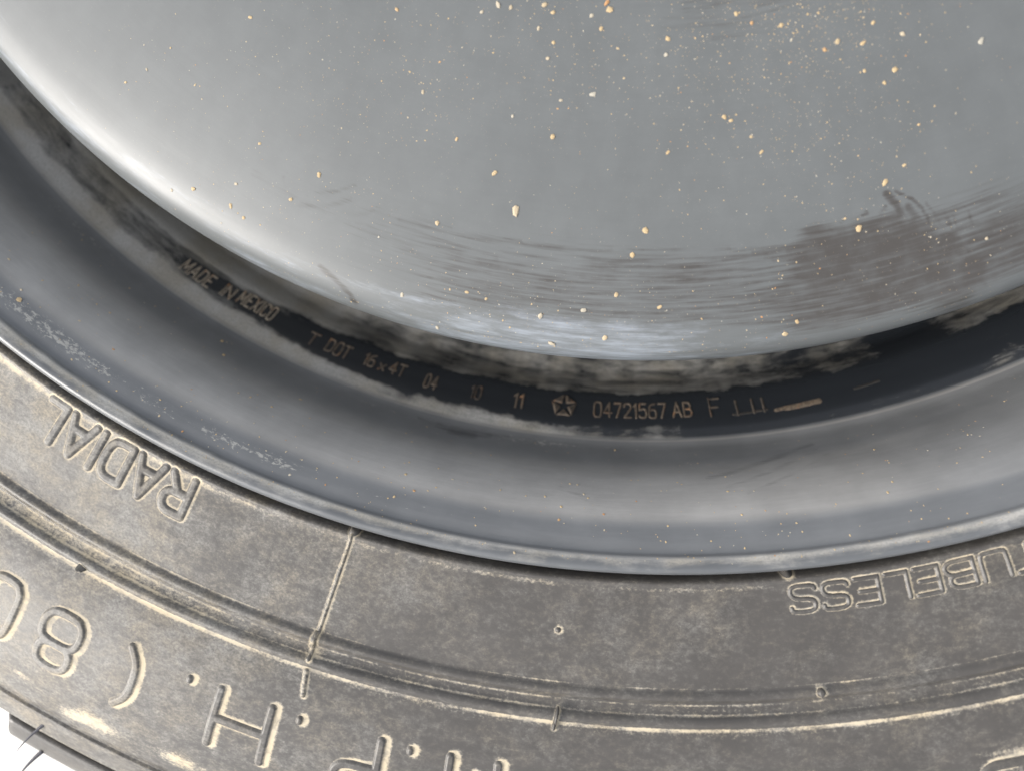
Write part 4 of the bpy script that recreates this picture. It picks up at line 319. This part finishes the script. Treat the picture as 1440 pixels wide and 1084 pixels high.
for (nm,tc,rb,segs,w0,w1,H) in MARKS:
    lines=[np.array(s) for s in segs]
    dz=(lambda X,Y,D:np.full(D.shape,.55)) if nm=='mould_seam' else None
    shell(nm,tyre,RUB,lines,w0,w1,H,.00014,tyre_map(tc,rb,1,rb+.004),tyre_z,dustf=dz)
# shoulder blocks of the tread
BP,_=spline([(.2922,-.0300),(.2922,-.0120),(.2923,-.0092),(.2928,-.0086),(.2945,-.0093),(.2975,-.0112),(.2998,-.0136),(.3010,-.0166),(.3022,-.0240),(.3040,-.0400),(.3050,-.0700),(.3050,-.1100),(.2940,-.1250)],.0012)
bt=np.radians(np.linspace(0,9.2,40)); n,kk=len(bt),len(BP)
tt=np.repeat(bt,kk); br=np.tile(BP[:,0],n); bz=np.tile(BP[:,1],n)
ende=np.minimum(tt,bt[-1]-tt)*.3; sh=np.maximum(.0012-ende,0)**2/.0012*.9; br2=br-sh*(br>.2935); bz2=bz-sh
BV=np.stack([br2*np.sin(tt),-br2*np.cos(tt),bz2],1)
i=np.arange(n-1)[:,None]*kk+np.arange(kk-1); i=i.ravel(); BF=np.stack([i,i+kk,i+kk+1,i+1],1)
cv=[];cf=[]
for e in (0,(n-1)*kk):   # end caps: strips down the middle line
    for j in range(kk//2): 
        q=[e+j,e+j+1,e+kk-2-j,e+kk-1-j]
        if len(set(q))==4: cf.append(q)
BFall=np.vstack([BF,np.array(cf)])
bl=None
for s in range(30):
    a=math.radians(-23.95+12*s)
    if bl is None:
        bl=mk('tread_block',BV,BFall,RUB,tyre,{'pc':np.stack([tt*.2+.9,br,bz],1),'dust':.16*np.ones(len(BV))}); b=bl
    else: b=bl.copy(); col.objects.link(b); b.parent=tyre
    b.rotation_euler=(0,0,a)
# rubber vent hairs standing at the shoulder
def hair(root,tip,rad):
    P0=np.array(root);P1=np.array(tip);ax=P1-P0;ax/=np.linalg.norm(ax);u=np.cross(ax,[.3,.2,1.]);u/=np.linalg.norm(u);v=np.cross(ax,u);VV=[];FF=[];N=9;M=10
    for a in range(N):
        t=a/(N-1);c=P0+(P1-P0)*t+u*.0004*math.sin(t*2.6);rr=rad*(1-t*.86)
        for b in range(M): VV.append(c+rr*(u*math.cos(b*2*math.pi/M)+v*math.sin(b*2*math.pi/M)))
    for a in range(N-1):
        for b in range(M): FF.append((a*M+b,a*M+(b+1)%M,(a+1)*M+(b+1)%M,(a+1)*M+b))
    mk('vent_hair',VV,FF,HAIR,tyre,{'pc':np.array(VV)})
def pol(t,r,z): t=math.radians(t); return (r*math.sin(t),-r*math.cos(t),z)
hair(pol(-22.0,.2878,-.0062),pol(-22.4,.2950,-.0045),.00042)
hair(pol(-22.05,.2980,-.0118),pol(-22.35,.3050,-.0100),.00055)

# ---- rim
th=angles(-50,44,.11,2.); RT=np.vstack([RC,[(.1745,-.0470),(.1745,-.0900),(.1900,-.1050),(.2000,-.1250),(.2170,-.1320)]]); RTS=np.r_[RS,RS[-1]+np.arange(1,6)*.02]
V,F,T,r,z=revolve(th,RT); td=np.degrees(T); td=np.where(td>180,td-360,td); nr=len(V)
wob=.0011*vnoise(T,30,21,5); wo2=.0016*vnoise(T,34,22,5)
up=z>-.046
dust=np.zeros(nr); scuff=np.zeros(nr); clean_and_shade=np.zeros(nr)
leftw=smooth(12,-8,td)
ledge=smooth(.1925,.1950,r+wob)*smooth(.1972,.1966,r); dust+=up*ledge*(.22+.50*leftw+.25*vnoise(T,22,8))
upper=smooth(.1876,.1860,r+wo2*.6); dust+=up*upper*(.56+.20*vnoise(T,24,9))*(1-.25*smooth(6,18,td))
farleft=smooth(-17,-31,td); dust+=up*smooth(-15,-27,td)*smooth(.1975,.1960,r)*.60*(1-.80*np.exp(-((r-.1905)/.0018)**2)*smooth(-35,-29,td)); dust+=up*smooth(-21,-27,td)*np.exp(-((r-.1869)/.0006)**2)*.35
patch=np.exp(-((td-24.5)/1.8)**2); dust-=.9*up*upper*patch
dust+=up*smooth(25.5,29,td)*smooth(.197,.195,r)*.14
dust+=np.exp(-((r-.1967)/.0005)**2)*.33*leftw
dust+=np.exp(-((r-.2172)/.0008)**2)*(.44+.26*smooth(-5,-25,td)+.2*vnoise(T,30,33))
dust+=up*smooth(.199,.1975,r)*(r>.197)*.22; dust+=smooth(.2168,.2174,r)*smooth(.2203,.2192,r)*(.34+.22*vnoise(T,40,51))
clean_and_shade+=up*smooth(.1973,.1962,r)*.99; clean_and_shade+=up*smooth(.2040,.2005,r)*.38*(r>=.1973)+smooth(.2090,.2125,r)*smooth(.2172,.2164,r)*.52+smooth(.2166,.2176,r)*.58  # clean well paint; slope's reflection band and its dim bluish sides painted in
scuff+=np.exp(-((r-.2135)/.0024)**2)*(.30*smooth(2,-10,td)+.14+.15*vnoise(T,18,32))
scuff+=np.exp(-((r-.1990)/.0014)**2)*(.40+.25*vnoise(T,14,31))
for tc,rc,st,sr,a in ((-16.2,.2135,1.6,.0012,.24),(-19.5,.2133,1.5,.0014,.16),(-24,.2135,1.5,.0018,.2),(-29,.2130,3,.002,.26),(-33,.2120,3,.003,.26),(-1.0,.1988,3.0,.0008,.3)): scuff+=a*np.exp(-((td-tc)/st)**2-((r-rc)/sr)**2)
# rubbed marks on the slope
def streaks(td,r,S,rr0=.2):
    out=np.zeros(len(td))
    for P,wd,s in S:
        P=np.array(P); X=np.radians(P[:,0])*.165; Y=P[:,1]/1000; m=(td>P[:,0].min()-3)&(td<P[:,0].max()+3)&(np.abs(r-Y.mean())<.02+np.ptp(Y))
        d=sdist(np.radians(td[m])*.165,r[m],[np.stack([X,Y],1)]); out[m]=np.maximum(out[m],s*smooth(wd*1.9e-3,wd*.15e-3,d))
    return out
RSM=[([(-10.4,198.9),(-8.6,199.3)],.35,.5),([(-9.0,199.2),(-7.8,199.5)],.7,.6),([(-8.0,199.5),(-6.4,199.4)],.95,.7),([(-6.6,199.4),(-5.4,199.0)],.6,.6),([(-5.6,199.0),(-4.2,198.6)],.3,.45),([(8,203.8),(11,202.2),(15,200.2)],.45,.5),([(9,205.3),(12,203.2),(15,201.2)],.4,.45),([(10,206.5),(13,204),(15.5,202)],.35,.4),([(-.5,205.8),(.6,206.8),(1.4,208)],.6,.4),([(19,203.5),(20.2,205.5),(20.8,207.5)],.6,.35),([(18.5,207.5),(20.5,207.2)],.8,.25)]
rsm=streaks(td,r,RSM); clean_and_shade=np.maximum(clean_and_shade,.34*smooth(8,24,td)*(r>.198))  # slope colour dimmed towards the right to offset the sun's glare
rim=part(mk('rim',V,F,RIMM,None,{'pc':np.stack([T*.2,np.tile(RTS,len(th)),np.zeros(nr)],1),'dust':dust,'scuff':scuff,'clean_and_shade':np.clip(clean_and_shade,0,1),'smear':rsm}))
rim['label']='black painted rim flange and well with stamped rusty characters'
# stamped characters: tops point to the wheel centre
def rim_word(txt,t0,t1,rb=.1921,rt=.1890,w0=.00009,w1=.00022,H=.00018,fade=0.,mat=None):
    h=rb-rt; tot=sum(GL[c][0] for c in txt if c!=' '); nsp=len(txt)-1
    wid=math.radians(t1-t0)*rb; gap=.22*h; sx=(wid-gap*nsp)/(tot*h) if tot>0.1 else 1; sx=min(sx,1.3)
    x=0.
    if nsp>0: gap=(wid-tot*h*sx)/nsp
    for c in txt:
        gw=GL[c][0]*h*sx; lines=[P*np.array([h*sx,h]) for P in GL[c][1]]; tc=math.radians(t0)+x/rb
        mp=lambda X,Y,tc=tc:(tc+X/rb,rb-Y)
        f=fade+.12+RNG.uniform(-.12,.12)
        shell('stamped_digit' if c.isdigit() else 'stamped_letter',rim,mat or STAMP,lines,w0,w1,H,.00010,mp,rim_z,sink=.00004,dustf=lambda X,Y,D,f=f:np.full(D.shape,f))
        x+=gw+gap
rim_word('MADE',-30.9,-28.4,.1922,.1893,fade=-.06,mat=STAMP2); rim_word('IN',-27.4,-26.6,.1918,.1890,fade=-.06,mat=STAMP2); rim_word('MEXICO',-26.1,-23.2,.1912,.1882,fade=-.10,mat=STAMP2)
rim_word('T',-20.1,-19.3,.1920,.1893,fade=-.35); rim_word('DOT',-18.6,-16.85,.1918,.1890,fade=-.08); rim_word('16',-15.65,-14.9,.1914,.1888,fade=.05); rim_word('x',-14.45,-14.05,.1914,.1890,fade=.12); rim_word('4T',-13.7,-12.55,.1913,.1887,fade=.08)
rim_word('04',-10.95,-10.05,.1919,.1891,fade=.15); rim_word('10',-7.5,-6.8,.1917,.1890,fade=.34); rim_word('11',-4.4,-3.75,.1920,.1889,fade=.08)
rim_word('04721567',1.35,6.35,.1920,.1889,fade=.14); rim_word('AB',6.85,8.1,.1919,.1888,fade=.10)
rim_word('F',9.4,10.1,.1922,.1884,fade=.36)
for t,hh in ((11.2,.0030),(12.3,.0030),(13.0,.0029)):   # worn, unreadable strokes after the F
    shell('stamped_stroke',rim,STAMP,[np.array([(0,0),(.00005,hh)])],.00013,.0003,.00016,.0001,lambda X,Y,t=t:(math.radians(t)+X/.192,.1924-Y),rim_z,sink=.00004,dustf=lambda X,Y,D:np.full(D.shape,.50))
for t0,t1,rr,wd,f in ((10.9,13.2,.1923,.00022,.56),(13.7,14.5,.1925,.0003,.16),(14.4,16.7,.1924,.00045,-.02),(19.2,20.9,.1913,.00022,.58)):
    X1=math.radians(t1-t0)*.1925
    shell('rust_streak',rim,STAMP,[np.array([(0,0),(X1*.5,.00012),(X1,.0003)])],wd*.4,wd*1.3,.00010,.0001,lambda X,Y,t0=t0,rr=rr:(math.radians(t0)+X/.1925,rr-Y),rim_z,sink=.00004,dustf=lambda X,Y,D,f=f:np.full(D.shape,f))
# five-pointed emblem: five wedges inside a pentagon, with star-shaped gaps between
emb=bpy.data.objects.new('stamped_emblem',None)
def emblem():
    R_=.0031; cx,cy=math.radians(-.80)*.1903,0; step=.0001; n=int(2*R_/step)+8
    X,Y=np.meshgrid((np.arange(n)-n/2)*step,(np.arange(n)-n/2)*step,indexing='ij')
    ang=np.arctan2(X,Y); rad=np.hypot(X,Y); sec=2*math.pi/5
    a=(ang+sec/2)%sec-sec/2                        # angle from nearest pentagon corner
    b=(ang)%sec-sec/2                              # angle from middle of nearest side
    inside=R_*math.cos(sec/2)-rad*np.cos(b)        # inside the pentagon
    arm=np.abs(rad*np.sin(a))-(.00052*(1-np.clip(rad/R_,0,1))+.00010)    # gap tapering from the centre to each corner
    D=np.minimum(inside,arm); h=.00034*smooth(-.00002,.00020,D)-.00004*(D<=-.00002)
    thh=math.radians(-.80)+X/.1903; r=.1903-Y*.86; z_,n_r,n_z=rim_z(r); rr=r+n_r*h; zz=z_+n_z*h
    V=np.stack([rr*np.sin(thh),-rr*np.cos(thh),zz],-1).reshape(-1,3); kp=D>-.00002; c=kp[:-1,:-1]|kp[1:,:-1]|kp[:-1,1:]|kp[1:,1:]
    I=np.arange(n*n).reshape(n,n); F=np.stack([I[:-1,:-1][c],I[1:,:-1][c],I[1:,1:][c],I[:-1,1:][c]],1)[:,::-1]
    us=np.unique(F); mp=np.full(n*n,-1); mp[us]=np.arange(len(us)); pc=np.stack([thh*.2,r,0*r],-1).reshape(-1,3)[us]
    du=np.clip(.30+.25*smooth(.0002,.0006,D),0,1).ravel()[us]
    mk('stamped_emblem',V[us],mp[F],STAMP,rim,{'pc':pc,'dust':du})
bpy.data.objects.remove(emb); emblem()

# ---- disc
th=angles(-56,50,.16,2.); V,F,T,r,z=revolve(th,DC); td=np.degrees(T); td=np.where(td>180,td-360,td)
FE=[]
def feather(P,wd,s,n=6):
    P=chaikin(P,2); k=np.linspace(0,len(P)-1,n+1).astype(int)
    for a,b in zip(k[:-1],k[1:]):
        f=1-a/(len(P)-1); FE.append((P[a:b+1],wd*(.35+.65*f),s*(.25+.75*f)))
for _ in range(46):   # wiped to the left out of the dark patch
    t0=RNG.uniform(12,19); r0=RNG.uniform(159,173.5); ln=RNG.uniform(2,9) if RNG.random()<.75 else RNG.uniform(9,20); up_=RNG.uniform(-.4,1.6)
    feather([(t0,r0),(t0-ln*.5,r0-up_*.2),(t0-ln,r0-up_-ln*.12)],RNG.uniform(.12,.45),RNG.uniform(.35,.8))
for _ in range(40):   # bristle curls on the upper side of the patch
    t0=RNG.uniform(15.5,25); r0=163.2+.18*(t0-20)+RNG.uniform(-1,2.5); d_=RNG.uniform(.5,1.0); l_=RNG.uniform(1.8,5.2)
    feather([(t0,r0),(t0-.05,r0-l_*.5),(t0-.5*d_,r0-l_*.85),(t0-1.5*d_,r0-l_)],RNG.uniform(.14,.42),RNG.uniform(.45,.9))
FE+=[([(5,118.6),(11,119.6),(17,118.4)],1.6,.34),([(7,115.5),(13,116.5),(18,115)],2.4,.4),([(9,121.5),(14,121.3)],.8,.35)]
for _ in range(60):   # long faint arcs along the lower disc
    t0=RNG.uniform(-14,12); r0=RNG.uniform(157,173); ln=RNG.uniform(4,12)
    feather([(t0,r0),(t0-ln*.5,r0-.1),(t0-ln,r0-RNG.uniform(.1,1.4))],RNG.uniform(.12,.5),RNG.uniform(.3,.62))
for _ in range(22):   # fainter wipes further left
    t0=RNG.uniform(-24,-13); r0=RNG.uniform(153,162); ln=RNG.uniform(1.5,4)
    feather([(t0,r0),(t0+ln*.5,r0-.3),(t0+ln,r0-RNG.uniform(.6,2.2))],RNG.uniform(.15,.5),RNG.uniform(.15,.34))
for _ in range(26):   # patch thins out towards the right
    t0=RNG.uniform(22,25); r0=RNG.uniform(164,174); ln=RNG.uniform(2,7)
    feather([(t0,r0),(t0+ln*.5,r0+.3),(t0+ln,r0+RNG.uniform(0,2.5))],RNG.uniform(.3,1.0),RNG.uniform(.35,.75))
smear=streaks(td,r,FE); smear=np.maximum(smear,streaks(td,r,[(P,wd*1.55 if wd>1 else wd*1.25,min(1.,s*1.0)) for P,wd,s in SMEAR])); smear=np.maximum(smear,.48*smooth(.1565,.163,r+.002*np.sin(T*19))*smooth(.1785,.170,r)*smooth(-20,-6,td)); smear=np.maximum(smear,.80*smooth(.162,.167,r+.0015*vnoise(T,20,41))*smooth(.1785,.174,r)*smooth(7,15,td))
edge=smooth(.163,.1765,r)*(z>-.02)*(.62+.30*np.exp(-((td+1)/9)**2)-.30*smooth(11,15,td)+.0*smooth(-14,-24,td))
disc=part(mk('disc',V,F[:,::-1],DISCM,None,{'pc':np.stack([T*.2,np.tile(DS,len(th)),np.zeros(len(V))],1),'smear':smear,'dust':edge}))
disc['label']='smooth dished grey-black wheel disc with rubbed smears'

# ---------------------------------------------------------------- sand lying on the disc and the rim
t_=(1+5**.5)/2
ICO=np.array([(-1,t_,0),(1,t_,0),(-1,-t_,0),(1,-t_,0),(0,-1,t_),(0,1,t_),(0,-1,-t_),(0,1,-t_),(t_,0,-1),(t_,0,1),(-t_,0,-1),(-t_,0,1)])/math.hypot(1,t_)
ICF=np.array([(0,11,5),(0,5,1),(0,1,7),(0,7,10),(0,10,11),(1,5,9),(5,11,4),(11,10,2),(10,7,6),(7,1,8),(3,9,4),(3,4,2),(3,2,6),(3,6,8),(3,8,9),(4,9,5),(2,4,11),(6,2,10),(8,6,7),(9,8,1)])
def grain(t,rm,s,zf,el=None):
    t=math.radians(t); rr=rm/1000; z0,nr_,nz_=zf(np.array(rr)); s=s/1000
    ex=el if el else RNG.uniform(.75,1.5); a=RNG.uniform(0,6.28) if el is None else 2.2
    P=ICO*(1+RNG.uniform(-.28,.28,(12,1))); P=P*np.array([ex,1/ex**.5,.28])*s*.86
    ca,sa=math.cos(a),math.sin(a); P=np.stack([P[:,0]*ca-P[:,1]*sa,P[:,0]*sa+P[:,1]*ca,P[:,2]],1)
    er=np.array([math.sin(t),-math.cos(t),0]); et=np.array([math.cos(t),math.sin(t),0]); ez=np.array([0,0,1.])
    N=er*float(nr_)+ez*float(nz_); N/=np.linalg.norm(N); U=np.cross(N,et)
    return er*rr+ez*float(z0)+P[:,:1]*et+P[:,1:2]*U+(P[:,2:]+s*.10)*N
def heap(name,items,label):
    VV=[];FF=[];TT_=[]
    for k,(t,rm,s,zf) in enumerate(items):
        VV.append(grain(t,rm,s,zf)); FF.append(ICF+12*k); TT_.append(np.full(12,RNG.uniform(0,1)))
    o=mk(name,np.vstack(VV),np.vstack(FF),SAND,None,{'tint':np.concatenate(TT_)},False); o['kind']='stuff'; o['label']=label; o['category']='sand'
LARGE=[(0,'largest pale tan sand grain, alone in the middle of the disc',.3),(1,'round tan sand grain upper left of the largest grain',.45),(6,'squarish orange sand grain on the dark rubbed smear at right',.7),(7,'oval tan sand grain right of the largest grain, towards the disc edge',.5),(19,'orange sand grain above the dark rubbed smear at right',.6),(26+1,'pale sand grain near the disc edge above the stamped emblem',.2),(28,'flat pale sand grain close to the disc edge, lowest of those above the emblem',.2),(36,'elongated tan sand grain at the disc edge above the worn stamping',.4)]
lids={k for k,_,_ in LARGE}
for k,lab,ti in LARGE:
    t,rm,s=BIG[k]; o=mk('sand_grain',grain(t,rm,s,disc_z),ICF,SAND,None,{'tint':np.full(12,ti)},False); o['label']=lab; o['category']='sand grain'; o['group']='larger sand grains lying on the disc'
heap('sand_scatter',[(t,rm,s,disc_z) for k,(t,rm,s) in enumerate(BIG) if k not in lids]+[(t,rm,s*.74,disc_z) for t,rm,s in SMALL[::2]]+[(t+RNG.normal()*2.5,min(rm+RNG.normal()*6,177.5),s*RNG.uniform(.22,.55),disc_z) for t,rm,s in SMALL for _ in range(5)],'fine tan and orange sand scattered over the wheel disc')
slope=[(t,rm,s*.8,rim_z) for t,rm,s in RIMG]
for _ in range(420):
    t=RNG.uniform(-38,32); slope.append((t,RNG.uniform(199,216),RNG.lognormal(-2.0,.42),rim_z))
for _ in range(140): slope.append((RNG.uniform(-38,32),RNG.normal(217.3,.5),RNG.lognormal(-2.1,.35),rim_z))
heap('rim_sand',slope,'tiny sand specks sprinkled on the rim slope between lip and well')
